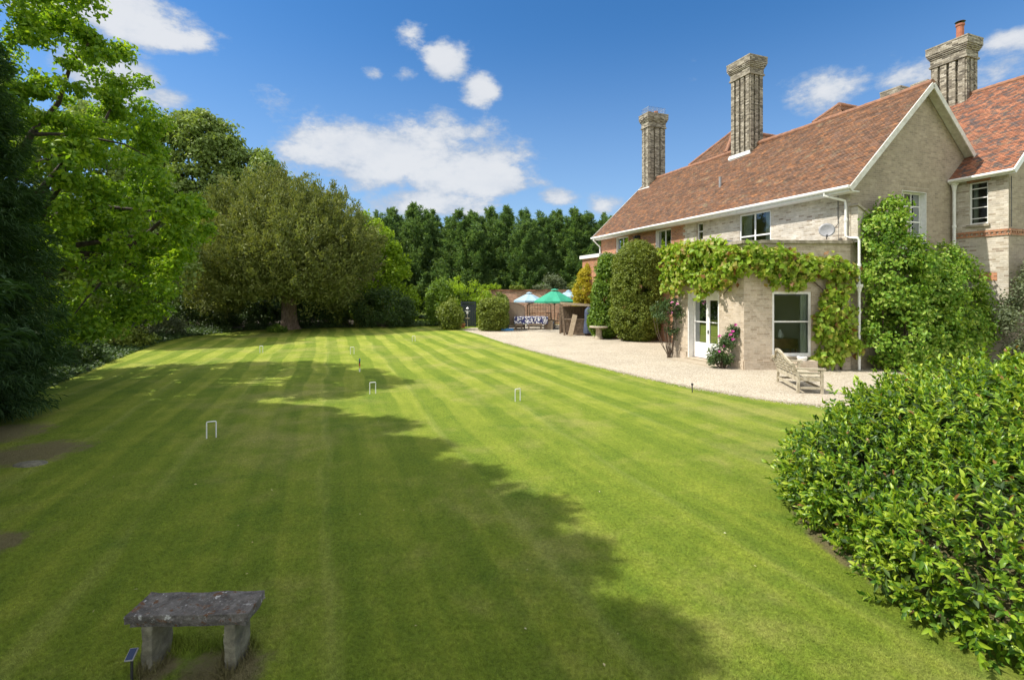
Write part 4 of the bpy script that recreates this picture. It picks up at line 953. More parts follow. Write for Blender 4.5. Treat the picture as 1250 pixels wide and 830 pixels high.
def rose(name, label, base, fr, a, lobes, petals, nfl, seed, pz):
    rng = np.random.default_rng(seed); b = np.array(base); t = empty(name, tuple(b), 0, label, 'rose')
    C, nr = lobe_points(rng, lobes, 90, inner=.25, keep=.3, zmin=.15)
    V, T = clump_leaves(rng, C, np.full((90, 3), .13), 26, .085, .055, up=.4, hang=.3); V[:, 2] = np.maximum(V[:, 2], .01); np_mesh('foliage', V, T, M['l_rose'], t)
    mb = MB()
    for i in rng.choice(90, 20, replace=False): limb(mb, rng, (rng.normal() * .06, rng.normal() * .05, -.02), C[i], .018, .005, 5, sag=.05, sides=5)
    mb.build('stem', M['stem'], t, smooth=True)
    for k in range(nfl):
        d = rdir(rng, 1)[0]; d[1] = -abs(d[1]); d[0] = -abs(d[0]) if k % 2 else d[0]; d[2] = abs(d[2]) * .8
        l = lobes[rng.integers(len(lobes))]; c = np.array(l[:3]) + unit(d) * np.array(l[3:]) * 1.08
        if c[2] < pz: c[2] = pz + rng.random() * .4
        f = MB()
        for j in range(9):
            an = j * 2.4; rr = .010 + .0035 * j; tip = Vector((math.cos(an) * rr * 2, math.sin(an) * rr * 2, .05 - .004 * j)); sd = Vector((-math.sin(an), math.cos(an), 0)) * (.012 + .0025 * j)
            f.face([Vector((0, 0, 0)), tip * .6 + sd + Vector((0, 0, .02)), tip + Vector((0, 0, .01)), tip * .6 - sd + Vector((0, 0, .02))])
        o_ = f.build('flower', M[petals], t); o_.location = tuple(c); o_.rotation_euler = (R(rng.uniform(30, 75)), 0, R(rng.uniform(-50, 30)))
w = wall_pts(fr2, .25, 0, .35)
rose('climbing_rose', 'pale pink climbing rose with bare lower stems left of the french door', (w[0], w[1], 0), fr2, 0, [(0.1, 0, 2.15, .55, .4, .45), (-.35, .1, 1.9, .4, .35, .5), (.1, .05, 1.2, .25, .25, .7), (.42, -.1, 1.75, .3, .3, .3)], 'pink', 7, 51, 1.6)
w = wall_pts(fr2, L2 - .55, 0, .4)
rose('climbing_rose', 'magenta rose climbing the bay wall between french door and large sash', (w[0], w[1], 0), fr2, 0, [(-.25, .0, .45, .38, .3, .45), (.1, -.05, .95, .28, .2, .35), (.42, -.15, 1.3, .3, .16, .22), (.05, 0, .35, .35, .3, .35)], 'magenta', 9, 52, .45)

# ------------------------------------------------------------------ hedges and shrubs left of the bay
def clipped(name, loc, label, lobes, mat, seed, K, per, cr, L, W, cat='hedge', **k):
    return shrub(name, loc, lobes, label, cat, None, seed, K, per, cr, L, W, mat, stems=6, inner=.88, keep=.9, **k)
clipped('clipped_hedge', (6.85, 27.0, 0), 'tall clipped hedge column with rounded top left of the rose', [(0, 0, 1.5, 1.32, 1.1, 1.6), (0, 0, 2.8, 1.32, 1.1, 1.5), (.05, 0, 4.0, 1.2, 1.0, 1.4)], 'l_hedge', 61, 1250, 70, (.18, .30), .12, .06)
clipped('tall_shrub', (5.35, 28.6, 0), 'bright green leafy shrub left of the clipped hedge column', [(0, 0, 1.0, .75, .8, 1.0), (.1, 0, 2.4, .7, .7, 1.2), (.35, .2, 3.7, .65, .6, 1.1), (.3, .2, 4.3, .4, .4, .5)], 'l_shrub', 62, 420, 60, (.18, .34), .16, .095, cat='shrub')
clipped('golden_conifer', (4.83, 32.3, 0), 'golden yellow conifer beside the patio wall', [(0, 0, 1.3, .75, .7, 1.3), (.1, 0, 2.6, .85, .7, 1.2), (.3, 0, 3.4, .75, .6, 1.0), (.5, 0, 4.0, .5, .5, .6)], 'l_gold', 63, 330, 60, (.16, .28), .13, .07, cat='conifer tree')
clipped('clipped_hedge', (-1.3, 34.6, 0), 'low boxy clipped hedge left of the arched fence panel', [(sx * .42, sy * .7, z, .52, .6, .62) for sx in (-1, 0, 1) for sy in (-1, 0, 1) for z in (.6, 1.1, 1.55)], 'l_hedge', 64, 480, 60, (.16, .28), .13, .065)

# ------------------------------------------------------------------ laurel in the foreground
def laurel():
    rng = np.random.default_rng(77); t = empty('laurel_bush', (6.42, 5.15, 0), 0, 'big rounded laurel bush with glossy yellow green leaves beside the lawn', 'bush')
    lobes = np.array([(.6, .1, .64, 2.9, 2.3, 1.30), (-1.65, .3, .45, 1.45, 1.65, .78), (-1.75, -.95, .35, 1.45, 1.3, .80), (-.3, -1.5, .45, 2.1, 1.35, 1.0), (-.7, .45, .72, 1.8, 1.7, 1.05), (-2.1, .5, .3, .95, 1.2, .62)])
    K = 7000; C, nr = lobe_points(rng, lobes, K, inner=.90, keep=.93, zmin=.06)
    C += nr * (rng.normal(size=K) * .07 + .02 + np.where(rng.random(K) < .03, rng.uniform(.08, .2, K), 0))[:, None]
    # each shoot: a rosette of leaves round a short twig that points outwards and up
    per = 13; idx = np.repeat(np.arange(K), per)
    ax = unit(nr * 1.0 + np.array([0, 0, .55]) + rng.normal(size=(K, 3)) * .35)
    n = K * per; s = rng.random(n)
    ref = unit(rng.normal(size=(n, 3))); side = unit(ref - ax[idx] * (ref * ax[idx]).sum(1, keepdims=True))
    P = C[idx] + ax[idx] * ((s - .65) * .24)[:, None]
    D = side * (1.0 - .5 * s)[:, None] + ax[idx] * (.45 + .9 * s)[:, None] + np.array([0, 0, -.10])
    N = ax[idx] * .9 - side * .55 + np.array([0, 0, .35]) + rng.normal(size=(n, 3)) * .25
    L = .090 * rng.uniform(.5, 1.25, n) * (1.1 - .3 * s); W = .0295 * rng.uniform(.8, 1.2, n)
    V, T = leaf_tris(P, D, N, L, W, oval=True, fold=.22, droop=.35)
    V[:, 2] = np.maximum(V[:, 2], .012)
    np_mesh('foliage', V, T, M['l_laurel'], t, smooth=True)
    # sparser layer of leaves further in, their dark colour painting the bush's inner shade
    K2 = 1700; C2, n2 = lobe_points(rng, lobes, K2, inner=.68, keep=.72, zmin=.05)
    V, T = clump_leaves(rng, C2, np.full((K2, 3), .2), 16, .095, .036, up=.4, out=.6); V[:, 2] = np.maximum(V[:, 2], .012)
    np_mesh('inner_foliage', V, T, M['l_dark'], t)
    mb = MB()
    for i in rng.choice(K2, 80, replace=False):
        b = C2[i] * np.array([.6, .6, 0]); b[2] = -.02; limb(mb, rng, b, C2[i], .022, .006, 4, sag=.05, sides=5)
    mb.build('stem', M['stem'], t, smooth=True)
laurel()

# ------------------------------------------------------------------ trees
conifer('dark_conifer', (-11.7, 9.9, 0), 10.0, 1.9, 'dark conifer at the left edge with feathery branches down to the ground', seed=3, K=1000, per=120, L=.20, W=.022, mat='l_con', cl=(.6, .2), power=.62, hang=.6, rise=-.05, trunk=.25)
shl = ['dark conifer of the shading row farthest along the lawn, outside the photo', 'dark conifer of the shading row, second along from the far end', 'dark conifer of the shading row level with the laurel', 'dark conifer of the shading row just beyond the stone bench', 'dark conifer of the shading row level with the stone bench', 'dark conifer of the shading row beside the viewer', 'dark conifer of the shading row just behind the viewer', 'rearmost dark conifer of the shading row']
for i, (tx, ty) in enumerate([(-2.5, 9.9), (-1.6, 8.5), (-.7, 7.2), (.15, 6.1), (.45, 5.0), (.85, 3.75), (1.15, 2.1), (1.5, -.6)]):
    x = -9.5
    for _ in range(8): h_ = (tx - x) / .745; y = ty - .113 * h_; x = -max(9.2, 1.05 * (y + 1.8) + 2.0)
    conifer('dark_conifer', (x, y, 0), h_, 2.3 if i < 6 else 3.0, shl[i], 'conifers shading the lawn from the left', seed=80 + i, K=260, per=90, L=.30, W=.075, mat='l_con', cl=(.95, .26), power=.62, hang=.4, rise=.15)
broadleaf('oak_tree', (-15.2, 14.2, 0), [(0, 0, 7.5, 4.2, 4.0, 4.4), (2.6, -.2, 6.6, 2.5, 2.4, 2.4), (4.0, .2, 4.6, 2.0, 2.2, 1.6), (2.2, .5, 3.3, 2.6, 2.2, 1.6), (1.6, -.8, 9.3, 2.2, 2.2, 1.8), (5.0, .5, 4.9, 1.2, 1.4, .9), (1, -1.2, 11, 2.6, 2, 1.5), (3.6, 0, 2.5, 1.5, 1.4, 1.1), (2.2, -1.6, 5.6, 2.4, 1.8, 2.2), (2.6, -1.4, 2.6, 2.0, 1.6, 1.4)],
          'bright green oak overhanging the left side of the lawn', seed=4, K=560, per=140, cr=(.26, .56), L=.15, W=.095, mat='l_oak', trunk=(.38, 4), limbs=24, hang=.15, flat=.55, zmin=1.2)
broadleaf('tall_tree', (gx(243, 50), 50, 0), [(0, 0, 13.5, 5.4, 5, 6), (-2.5, 0, 10, 4.4, 4, 4.5), (3.6, .5, 12, 3.8, 4, 4.2), (6.5, 1, 11.5, 2.4, 2.6, 4.2), (-4.6, 0, 13.5, 3.2, 3, 4.0), (0, -1, 17, 4.6, 3.4, 3.4), (2, -1, 8, 5, 4, 4), (5.2, 0, 14.5, 2.8, 3, 2.6), (0, 0, 12, 6.5, 4.5, 5)],
          'tall loose leafy tree rising behind the yew', seed=5, K=900, per=90, cr=(.6, 1.2), L=.36, W=.24, mat='l_tall', trunk=(.4, 8), hang=.3, flat=.75)
broadleaf('tall_tree', (gx(170, 44), 44, 0), [(0, 0, 9.5, 3, 3, 4.5), (0, 0, 5.5, 3.5, 3, 3.5)], 'blue green drooping tree between the oak and the yew', seed=6, K=160, per=80, cr=(.5, .9), L=.3, W=.14, mat='l_grey', trunk=(.3, 6), hang=.8, flat=1.1)
broadleaf('tall_tree', (-22.8, 25.5, 0), [(0, 0, 7, 4.4, 4, 4.6), (1.5, .5, 4.5, 4.2, 4, 3.2), (.5, 0, 9.5, 3.2, 3, 2.8)], 'leafy green tree standing behind the oak at the left', seed=14, K=420, per=80, cr=(.45, .9), L=.26, W=.17, mat='l_tall', trunk=(.35, 4), hang=.3)
yb = at(350, 402.5)
def yew():
    rng = np.random.default_rng(11); t = empty('yew_tree', (yb[0], yb[1] + .4, 0), 0, 'big spreading olive green yew with a thick pale trunk at the end of the lawn', 'tree')
    lobes = [(-.6, 0, 6.2, 6.4, 4.6, 4.0), (-1.2, 0, 8.3, 3.9, 3.6, 2.6), (3.0, 0, 5.6, 3.4, 3.6, 3.3), (-5.0, -.2, 4.2, 3.0, 3, 3.2), (0, -1.5, 3.6, 5.6, 5.2, 2.4), (.5, -2.2, 5.2, 4.6, 4.4, 3.2), (1.8, 0, 8.0, 2.4, 2.8, 2.2), (-3.4, 0, 8.0, 2.0, 2.5, 2.0)]
    K = 1150; C, nr = lobe_points(rng, lobes, K, inner=.62, keep=.72, zmin=1.2); ok = (C[:, 2] > 2.4) | (np.abs(C[:, 0]) > 2.6); C = C[ok]; nr = nr[ok]; K = len(C)
    ax = unit(nr * .8 + np.array([0, 0, .9]) + rng.normal(size=(K, 3)) * .25); per = 105; n = K * per; idx = np.repeat(np.arange(K), per)
    s = rng.uniform(-1, 1, n); sz = rng.uniform(.6, 1.25, K)[idx]
    w = .23 * (1.1 - .8 * s) * sz; off = rng.normal(size=(n, 3)); off -= ax[idx] * (off * ax[idx]).sum(1, keepdims=True)
    P = C[idx] + ax[idx] * (s * .95 * sz)[:, None] + off * w[:, None]
    D = ax[idx] + rng.normal(size=(n, 3)) * .6; N = unit(off) + rng.normal(size=(n, 3)) * .6 + np.array([0, 0, .3])
    V, T = leaf_tris(P, D, N, .25 * rng.uniform(.6, 1.3, n), .075 * rng.uniform(.7, 1.3, n)); V[:, 2] = np.maximum(V[:, 2], .8)
    C2, _ = lobe_points(rng, [(a, b, c, d * .62, e * .62, f * .62) for a, b, c, d, e, f in lobes], 420, inner=.2, keep=.2, zmin=2.4); V2, T2 = clump_leaves(rng, C2, np.full((420, 3), .8), 50, .34, .14, up=.3)
    np_mesh('crown', np.concatenate([V, V2]), np.concatenate([T, T2 + len(V)]), M['l_yew'], t)
    mb = MB(); prof = []
    b = 0; ring = 20
    for z, r in ((-.1, .80), (.15, .62), (.6, .50), (1.4, .46), (2.6, .46), (4.5, .3)):
        mb.v += [((r * (1 + .16 * math.sin(k * 2 * math.pi / ring * 5 + z)) * math.cos(k * 2 * math.pi / ring)), (r * (1 + .16 * math.sin(k * 2 * math.pi / ring * 5 + z)) * math.sin(k * 2 * math.pi / ring)), z) for k in range(ring)]
    for i in range(5):
        for k in range(ring): mb.f.append((i * ring + k, i * ring + (k + 1) % ring, (i + 1) * ring + (k + 1) % ring, (i + 1) * ring + k)); mb.uv += [(0, 0)] * 4
    for i in rng.choice(K, 40, replace=False): limb(mb, rng, (0, 0, rng.uniform(1.8, 4)), C[i], .2, .02, 6)
    mb.build('trunk', M['yew_bark'], t, smooth=True)
yew()
broadleaf('bright_tree', (gx(452, 42), 42, 0), [(0, 0, 5.5, 2.4, 2.4, 3.2), (1.4, 0, 4.4, 1.8, 1.8, 2.2), (-.6, 0, 7.6, 1.6, 1.6, 1.8), (.8, 0, 2.8, 2, 2, 1.6)], 'bright yellow green tree just right of the yew', seed=12, K=170, per=75, cr=(.4, .75), L=.26, W=.18, mat='l_bright', trunk=(.2, 3.5), hang=.25)
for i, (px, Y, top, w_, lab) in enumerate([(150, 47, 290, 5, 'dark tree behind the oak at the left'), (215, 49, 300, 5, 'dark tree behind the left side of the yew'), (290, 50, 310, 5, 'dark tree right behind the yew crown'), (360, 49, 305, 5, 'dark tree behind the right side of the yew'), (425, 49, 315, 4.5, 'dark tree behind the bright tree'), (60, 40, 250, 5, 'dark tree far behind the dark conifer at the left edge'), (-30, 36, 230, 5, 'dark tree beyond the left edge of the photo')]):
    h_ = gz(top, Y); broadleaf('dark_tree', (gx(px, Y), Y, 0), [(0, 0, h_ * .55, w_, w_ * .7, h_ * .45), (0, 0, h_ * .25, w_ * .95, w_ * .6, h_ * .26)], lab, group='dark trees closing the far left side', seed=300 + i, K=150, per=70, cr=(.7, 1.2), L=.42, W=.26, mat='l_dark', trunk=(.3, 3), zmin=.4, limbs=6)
# tall conifer row behind the garden
protos = []
row = [(462, 262, 50), (478, 256, 53), (505, 252, 51), (527, 260, 54), (560, 258, 50), (577, 262, 53), (598, 256, 51), (618, 255, 53), (640, 258, 50), (660, 262, 52), (680, 260, 53), (700, 258, 51), (718, 262, 53), (738, 264, 52), (760, 264, 54)]
rl = ['leftmost dark cypress of the tall row, beside the bright green tree', 'second dark cypress from the left in the tall row', 'dark cypress with the tallest pointed top left of the dip in the row', 'dark cypress just left of the dip in the tall row', 'dark cypress just right of the dip in the tall row', 'second dark cypress right of the dip in the tall row',
      'dark cypress above the left end of the garden wall', 'dark cypress above the arched fence panel', 'dark cypress above the left pale blue parasol', 'dark cypress between the pale blue and green parasols', 'dark cypress directly above the green parasol', 'dark cypress above the wooden garden bar', 'dark cypress above the golden conifer', 'dark cypress beside the far end of the house roof', 'dark cypress mostly hidden behind the far end of the house']
for i, (px, py, Y) in enumerate(row):
    h_ = gz(py, Y)
    if i < 4:
        tr = np.random.default_rng(40 + i); o_ = conifer('cypress_tree', (gx(px, Y), Y, 0), h_, 3.9 + .4 * (i % 2), rl[i], 'tall dark cypress row behind the garden', seed=100 + i, K=680, per=70, L=.32, W=.085, mat='l_ley', cl=(.95, .19), power=.84, rise=.7, trunk=.2, cat='conifer tree', tops=[(0, 0, 1.0)] + [(tr.uniform(-2.4, 2.4), tr.uniform(-1.6, 1.6), tr.uniform(.80, .96)) for _ in range(5)]); protos.append((o_, h_))
    else:
        p_, hp = protos[(i * 3 + 1) % 4]; o_ = copy_tree(p_); o_.location = (gx(px, Y), Y, 0); o_.rotation_euler = (0, 0, i * 1.3); s_ = h_ / hp; o_.scale = (s_ * random.uniform(.95, 1.15), s_ * random.uniform(.95, 1.1), s_); o_['label'] = rl[i]

# shrubs along the far side and the left bank
def ev(px, base, w, top, label, mat, seed, K=70, per=55, L=.2, W=.1, name='shrub', cat='shrub', cr=(.3, .55), extra=(), dy=0):
    X, Y, _ = at(px, base); Y += dy; X = gx(px, Y); wd = w / F * Y / 2; h_ = gz(top, Y)
    lo = [(0, 0, h_ * .5, wd, wd * .8, h_ * .5), (-wd * .45, .1, h_ * .42, wd * .6, wd * .6, h_ * .42), (wd * .45, .1, h_ * .4, wd * .6, wd * .6, h_ * .4), *extra]
    return shrub(name, (X, Y, 0), lo, label, cat, None, seed, K, per, cr, L, W, mat)
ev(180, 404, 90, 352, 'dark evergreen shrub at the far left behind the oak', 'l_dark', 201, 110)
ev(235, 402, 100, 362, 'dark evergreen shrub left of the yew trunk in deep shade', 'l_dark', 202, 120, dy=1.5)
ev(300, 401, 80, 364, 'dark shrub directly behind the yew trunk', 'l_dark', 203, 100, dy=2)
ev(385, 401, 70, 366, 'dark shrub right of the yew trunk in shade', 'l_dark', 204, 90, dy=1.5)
ev(428, 400, 50, 358, 'brownish mottled shrub right of the yew', 'l_hedge', 205, 90, L=.16, dy=1)
ev(470, 399.5, 72, 352, 'wide dark green rounded shrub before the cypresses', 'l_dark', 206, 150, L=.16)
ev(490, 397.5, 40, 345, 'bright yellow green shrub behind the wide dark shrub', 'l_bright', 207, 80, dy=2)
ev(448, 397, 40, 352, 'light green shrub below the bright tree', 'l_shrub', 208, 80, dy=2)
ev(538, 398, 34, 342, 'large leafy shrub right of the grass path opening', 'l_shrub', 209, 110, L=.18)
ev(568, 400, 62, 338, 'light green arching shrub above the dark gate', 'l_bright', 210, 110, L=.18, dy=3)
ev(550, 402.5, 26, 366, 'low olive shrub beside the dark gate', 'l_hedge', 211, 80, L=.13)
ev(612, 395, 18, 358, 'small round green bush against the garden wall', 'l_shrub', 212, 40, L=.12, cr=(.2, .35))
ev(675, 392, 34, 333, 'grey green domed shrub behind the garden wall', 'l_grey', 213, 110, L=.18, dy=2)
ev(636, 391, 30, 345, 'yellow green plant showing over the garden wall', 'l_bright', 214, 60, dy=2)
ev(531, 396, 16, 352, 'dark hedge end beside the grass path opening', 'l_dark', 215, 70, dy=4)
ev(190, 411, 60, 384, 'low grey green bedding plant at the left bank', 'l_grey', 216, 60, L=.14, cr=(.2, .35))
ev(130, 425, 90, 402, 'dry brownish low shrub under the oak', 'l_hedge', 217, 80, L=.13, cr=(.2, .4))
ev(60, 445, 110, 408, 'low dark shrub under the oak nearest the dark conifer', 'l_dark', 218, 90, L=.13, cr=(.2, .4))
ev(10, 452, 120, 396, 'dark shrub behind the dark conifer at the left edge', 'l_dark', 219, 110, L=.14, cr=(.25, .45))
ev(100, 410, 130, 350, 'broad dark shrub filling the gap under the oak crown', 'l_dark', 220, 160, L=.2, cr=(.35, .6), dy=2)
ev(338, 406, 18, 397, 'tuft of green shoots at the foot of the yew trunk', 'l_shrub', 221, 26, 40, L=.16, W=.05, cr=(.12, .22))

# ------------------------------------------------------------------ far garden: wall, patio and its things
gw = empty('garden_wall', (1.8, 41.2, 0), R(-13), 'old red brick garden wall behind the patio', 'wall')
mb = MB(); wall(mb, (-4.6, 0), (6.2, 0), 0, 2.75); wall(mb, (6.2, 0), (6.2, .35), 0, 2.75); wall(mb, (6.2, .35), (-4.6, .35), 0, 2.75); wall(mb, (-4.6, .35), (-4.6, 0), 0, 2.75); mb.build('brickwork', M['old_wall'], gw)
mb = MB(); a = -4.65
while a < 6.2: mb.box((a, -.06, 2.75 + random.uniform(-.01, .01)), (a + .44, .41, 2.86 + random.uniform(-.015, .015))); a += .45
mb.build('coping', M['ridge'], gw)
for i, (px, w_, h_, m_, lab) in enumerate([(600, .8, .45, 'l_bright', 'pale green plant trailing over the left end of the garden wall'), (631, .6, .3, 'l_hedge', 'olive plant growing on top of the garden wall above the fence panel'), (662, .7, .35, 'l_grey', 'grey green plant growing on the garden wall above the parasols'), (700, .6, .5, 'l_hedge', 'brownish plant growing on the right end of the garden wall')]):
    X_ = gx(px, 41.6); Y_ = 41.4 - (X_ - 1.8) * math.tan(R(13)); shrub('wall_plant', (X_, Y_, 2.86), [(0, 0, h_ * .5, w_, .3, h_ * .6), (w_ * .5, -.1, .1, w_ * .5, .3, h_ * .5)], lab, 'plant', None, 400 + i, 26, 40, (.12, .24), .13, .07, m_, stems=3)
def parasol(loc, zt, zr, rad, mat, label, n=8, rot=0.2):
    t = empty('parasol', (loc[0], loc[1], 0), rot, label, 'parasol'); mb = MB(); hh = zt - zr
    for k in range(n):
        a, b = 2 * math.pi * k / n, 2 * math.pi * (k + 1) / n; prev = None
        for i in range(5):
            f0, f1 = .12 + .88 * i / 5, .12 + .88 * (i + 1) / 5
            def P(an, f): return (math.cos(an) * rad * f, math.sin(an) * rad * f, zt - hh * f ** 1.08)
            def Mid(f): # cloth dips between ribs
                an = (a + b) / 2; k_ = math.cos(math.pi / n); return (math.cos(an) * rad * f * k_, math.sin(an) * rad * f * k_, zt - hh * f ** 1.08 - .05 * f)
            mb.face([P(a, f0), P(a, f1), Mid(f1), Mid(f0)]); mb.face([Mid(f0), Mid(f1), P(b, f1), P(b, f0)])
        mb.face([(math.cos(a) * rad, math.sin(a) * rad, zr), (math.cos(a) * rad, math.sin(a) * rad, zr - .13), (math.cos(b) * rad, math.sin(b) * rad, zr - .13), (math.cos(b) * rad, math.sin(b) * rad, zr)])
    c = mb.build('canopy', M[mat], t)
    mb = MB(); mb.lathe([(0, .06), (.16 * rad, .0), (.2 * rad, -.05)], (0, 0, zt + .01), n); mb.build('vent', M[mat], c)
    mb = MB()
    for k in range(n): a = 2 * math.pi * k / n; mb.bar((0, 0, zt - .08), (math.cos(a) * rad * .97, math.sin(a) * rad * .97, zr - .03), .02); mb.bar((0, 0, zr - .3), (math.cos(a) * rad * .5, math.sin(a) * rad * .5, (zt + zr) / 2 - .06), .015)
    mb.build('rib', M['shed_wood'], t)
    mb = MB(); mb.tube([(0, 0, 0.02), (0, 0, zt)], .028, 10); mb.build('pole', M['shed_wood'], t)
    mb = MB(); mb.lathe([(0, .12), (.06, .12), (.06, .07), (.28, .05), (.3, 0)], (0, 0, .012), 16); mb.build('base', M['black'], t)
parasol((gx(677, 35.6), 35.6), gz(353.5, 35.6), gz(367.5, 35.6), 1.52, 'green_cloth', 'green parasol over the patterned table')
parasol((gx(646, 38), 38), gz(357.5, 38), gz(367, 38), 1.25, 'blue_cloth', 'pale blue parasol left of the green parasol', rot=.5)
parasol((gx(694, 39.5), 39.5), gz(355, 39.5), gz(362, 39.5), 1.05, 'blue_cloth', 'pale blue parasol half hidden behind the green parasol', rot=.1)
def arch_panel(px0, px1, Y, zt, zs, label, open_):
    x0, x1 = gx(px0, Y), gx(px1, Y); w = x1 - x0; t = empty('fence_panel', ((x0 + x1) / 2, Y, 0), 0, label, 'fence panel', 'arched fence panels by the patio'); f = MB()
    def top(x): u = (x / (w / 2)); return zs + (zt - zs) * (1 - u * u)
    for sx in (-1, 1): f.box((sx * (w / 2 - .04) - .04, -.04, 0), (sx * (w / 2 - .04) + .04, .04, top(w / 2 - .04) + .05))
    n = 14
    for i in range(n): xa = -w / 2 + w * i / n; xb = -w / 2 + w * (i + 1) / n; f.bar((xa, 0, top(xa)), (xb, 0, top(xb)), .06, .07)
    f.bar((-w / 2 + .05, 0, .15), (w / 2 - .05, 0, .15), .05, .08); f.build('frame', M['shed_wood'], t)
    s_ = MB()
    if open_:
        k = 9
        for i in range(1, k): x = -w / 2 + w * i / k; s_.bar((x, 0, .18), (x, 0, top(x)), .022)
        for z in np.arange(.4, zs, .3): s_.bar((-w / 2 + .06, .024, z), (w / 2 - .06, .024, z), .022)
        s_.build('trellis', M['shed_wood'], t)
    else:
        x = -w / 2 + .08
        while x < w / 2 - .1: s_.box((x, -.012 + random.uniform(-.006, .006), .19), (x + .085, .012, top(x + .04) - .03)); x += .09
        s_.build('boards', M['rattan'], t)
arch_panel(609.5, 641, 35.4, gz(369.5, 35.4), 1.55, 'arched brown wooden fence panel beside the low clipped hedge', False)
arch_panel(643, 673, 38.8, gz(368.5, 38.8), 1.6, 'arched open trellis panel in front of the brick wall', True)
# table with patterned cloth
tb = empty('garden_table', (gx(648, 35.2), 35.2, 0), .03, 'long garden table under a patterned cloth below the parasols', 'table')
mb = MB(); mb.box((-1.15, -.45, .86), (1.15, .45, .90)); mb.build('tabletop', M['shed_wood'], tb)
for sx in (-1.05, 1.05):
    for sy in (-.36, .36): mb = MB(); mb.bar((sx, sy, .012), (sx, sy, .86), .07); mb.build('leg', M['shed_wood'], tb)
cl = MB(); n = 40; hz_ = .50
def cp_(i, z): 
    per = [(-1.2, -.5), (1.2, -.5), (1.2, .5), (-1.2, .5)]; L = [2.4, 1.0, 2.4, 1.0]; s_ = i / n * sum(L); k = 0
    while s_ > L[k] + 1e-6: s_ -= L[k]; k += 1
    a, b = per[k], per[(k + 1) % 4]; u = s_ / L[k]; x = a[0] + (b[0] - a[0]) * u; y = a[1] + (b[1] - a[1]) * u; w = 1 + .035 * math.sin(i * 2.1) * (1 - z); return (x * w, y * (w + .05 * math.sin(i * 1.3) * (1 - z)), .91 - (1 - z) * hz_)
for i in range(n): cl.face([cp_(i, 0), cp_(i + 1, 0), cp_(i + 1, 1), cp_(i, 1)])
cl.face([(-1.2, -.5, .91), (1.2, -.5, .91), (1.2, .5, .91), (-1.2, .5, .91)])
o_ = cl.build('tablecloth', M['pattern']); o_.location = tb.location; o_.rotation_euler = tb.rotation_euler; tag(o_, 'navy and white patterned cloth draped over the long garden table', 'tablecloth')
def stool(px, base, w, h_, label, name='rattan_stool', cat='stool'):
    X, Y, _ = at(px, base); t = empty(name, (X, Y, .012), .1, label, cat, 'rattan seats round the garden table'); mb = MB()
    mb.box((-w / 2, -.2, h_ - .14), (w / 2, .2, h_)); mb.build('seat', M['rattan'], t, bevel=.03)
    for sx in (-1, 1):
        for sy in (-1, 1): mb = MB(); mb.bar((sx * (w / 2 - .04), sy * .16, 0), (sx * (w / 2 - .04), sy * .16, h_ - .14), .05); mb.build('leg', M['rattan'], t)
stool(633, 402.8, .5, .43, 'small rattan stool at the left end of the patterned table'); stool(653, 402.5, .95, .43, 'wide rattan bench in front of the patterned table', 'rattan_bench', 'bench')
X, Y, _ = at(671, 402); t = empty('rattan_armchair', (X, Y, .012), R(75), 'rattan armchair at the right end of the patterned table', 'armchair', 'rattan seats round the garden table')
mb = MB(); mb.box((-.3, -.28, .06), (.3, .28, .40)); mb.build('seat', M['rattan'], t, bevel=.03)
mb = MB(); mb.box((-.32, .24, .06), (.32, .34, .90)); mb.build('backrest', M['rattan'], t, bevel=.04)
for sx in (-1, 1): mb = MB(); mb.box((sx * .34 - .05, -.28, .0), (sx * .34 + .05, .3, .62)); mb.build('armrest', M['rattan'], t, bevel=.03)
mb = MB(); mb.box((-.27, -.26, .40), (.27, .22, .52)); mb.build('cushion', M['pattern'], t, bevel=.04)
def iron_chair(px, base, rz, label):
    X, Y, _ = at(px, base); t = empty('iron_chair', (X, Y, .012), rz, label, 'chair', 'dark iron patio chairs'); mb = MB(); mb.box((-.22, -.22, .43), (.22, .22, .46)); mb.build('seat', M['black'], t)
    for sx in (-1, 1):
        for sy in (-1, 1): mb = MB(); mb.bar((sx * .2, sy * .2, 0), (sx * .2, sy * .2, .43), .03); mb.build('leg', M['black'], t)
    mb = MB()
    for sx in (-1, 1): mb.bar((sx * .2, .2, .46), (sx * .2, .27, 1.0), .03)
    for i in range(5): x = -.2 + .4 * i / 4; mb.bar((x, .21, .5), (x, .268, .98), .016)
    mb.bar((-.21, .27, 1.0), (.21, .27, 1.0), .04); mb.build('backrest', M['black'], t)
iron_chair(651, 398.5, .2, 'dark iron chair behind the patterned table'); iron_chair(679, 399, -1.1, 'dark iron chair right of the rattan armchair'); iron_chair(672, 397.5, .4, 'dark iron chair under the right side of the green parasol')
X, Y, _ = at(618, 403.3); t = empty('plant_pot', (X, Y, .012), 0, 'grey blue pot with a white globe lamp before the arched fence panel', 'garden lamp')
mb = MB(); mb.lathe([(0, 0), (.16, 0), (.2, .32), (.22, .34), (.2, .36), (.17, .3)], n=14); mb.build('pot', M['gate'], t); mb = MB(); mb.tube([(0, 0, .2), (0, 0, .48)], .03, 8); mb.build('pole', M['black'], t)
mb = MB(); mb.lathe([(.02, -.15), (.11, -.1), (.15, 0), (.11, .1), (0, .15)], (0, 0, .62), 14); mb.build('globe', M['white'], t, smooth=True)
X, Y, _ = at(619, 403.9); mb = MB(); mb.box((-.42, -.18, 0), (.42, .18, .03)); mb.box((-.42, -.18, .03), (-.38, .18, .2)); mb.box((.38, -.18, .03), (.42, .18, .16)); mb.box((-.38, -.18, .03), (.38, -.14, .15)); mb.box((-.38, .14, .03), (.38, .18, .15)); o_ = mb.build('plastic_tray', M['blue_plastic'], bevel=.01); o_.location = (X, Y, .016); o_.rotation_euler = (0, 0, .15); tag(o_, 'bright blue plastic tray on the ground before the arched fence panel', 'tray')
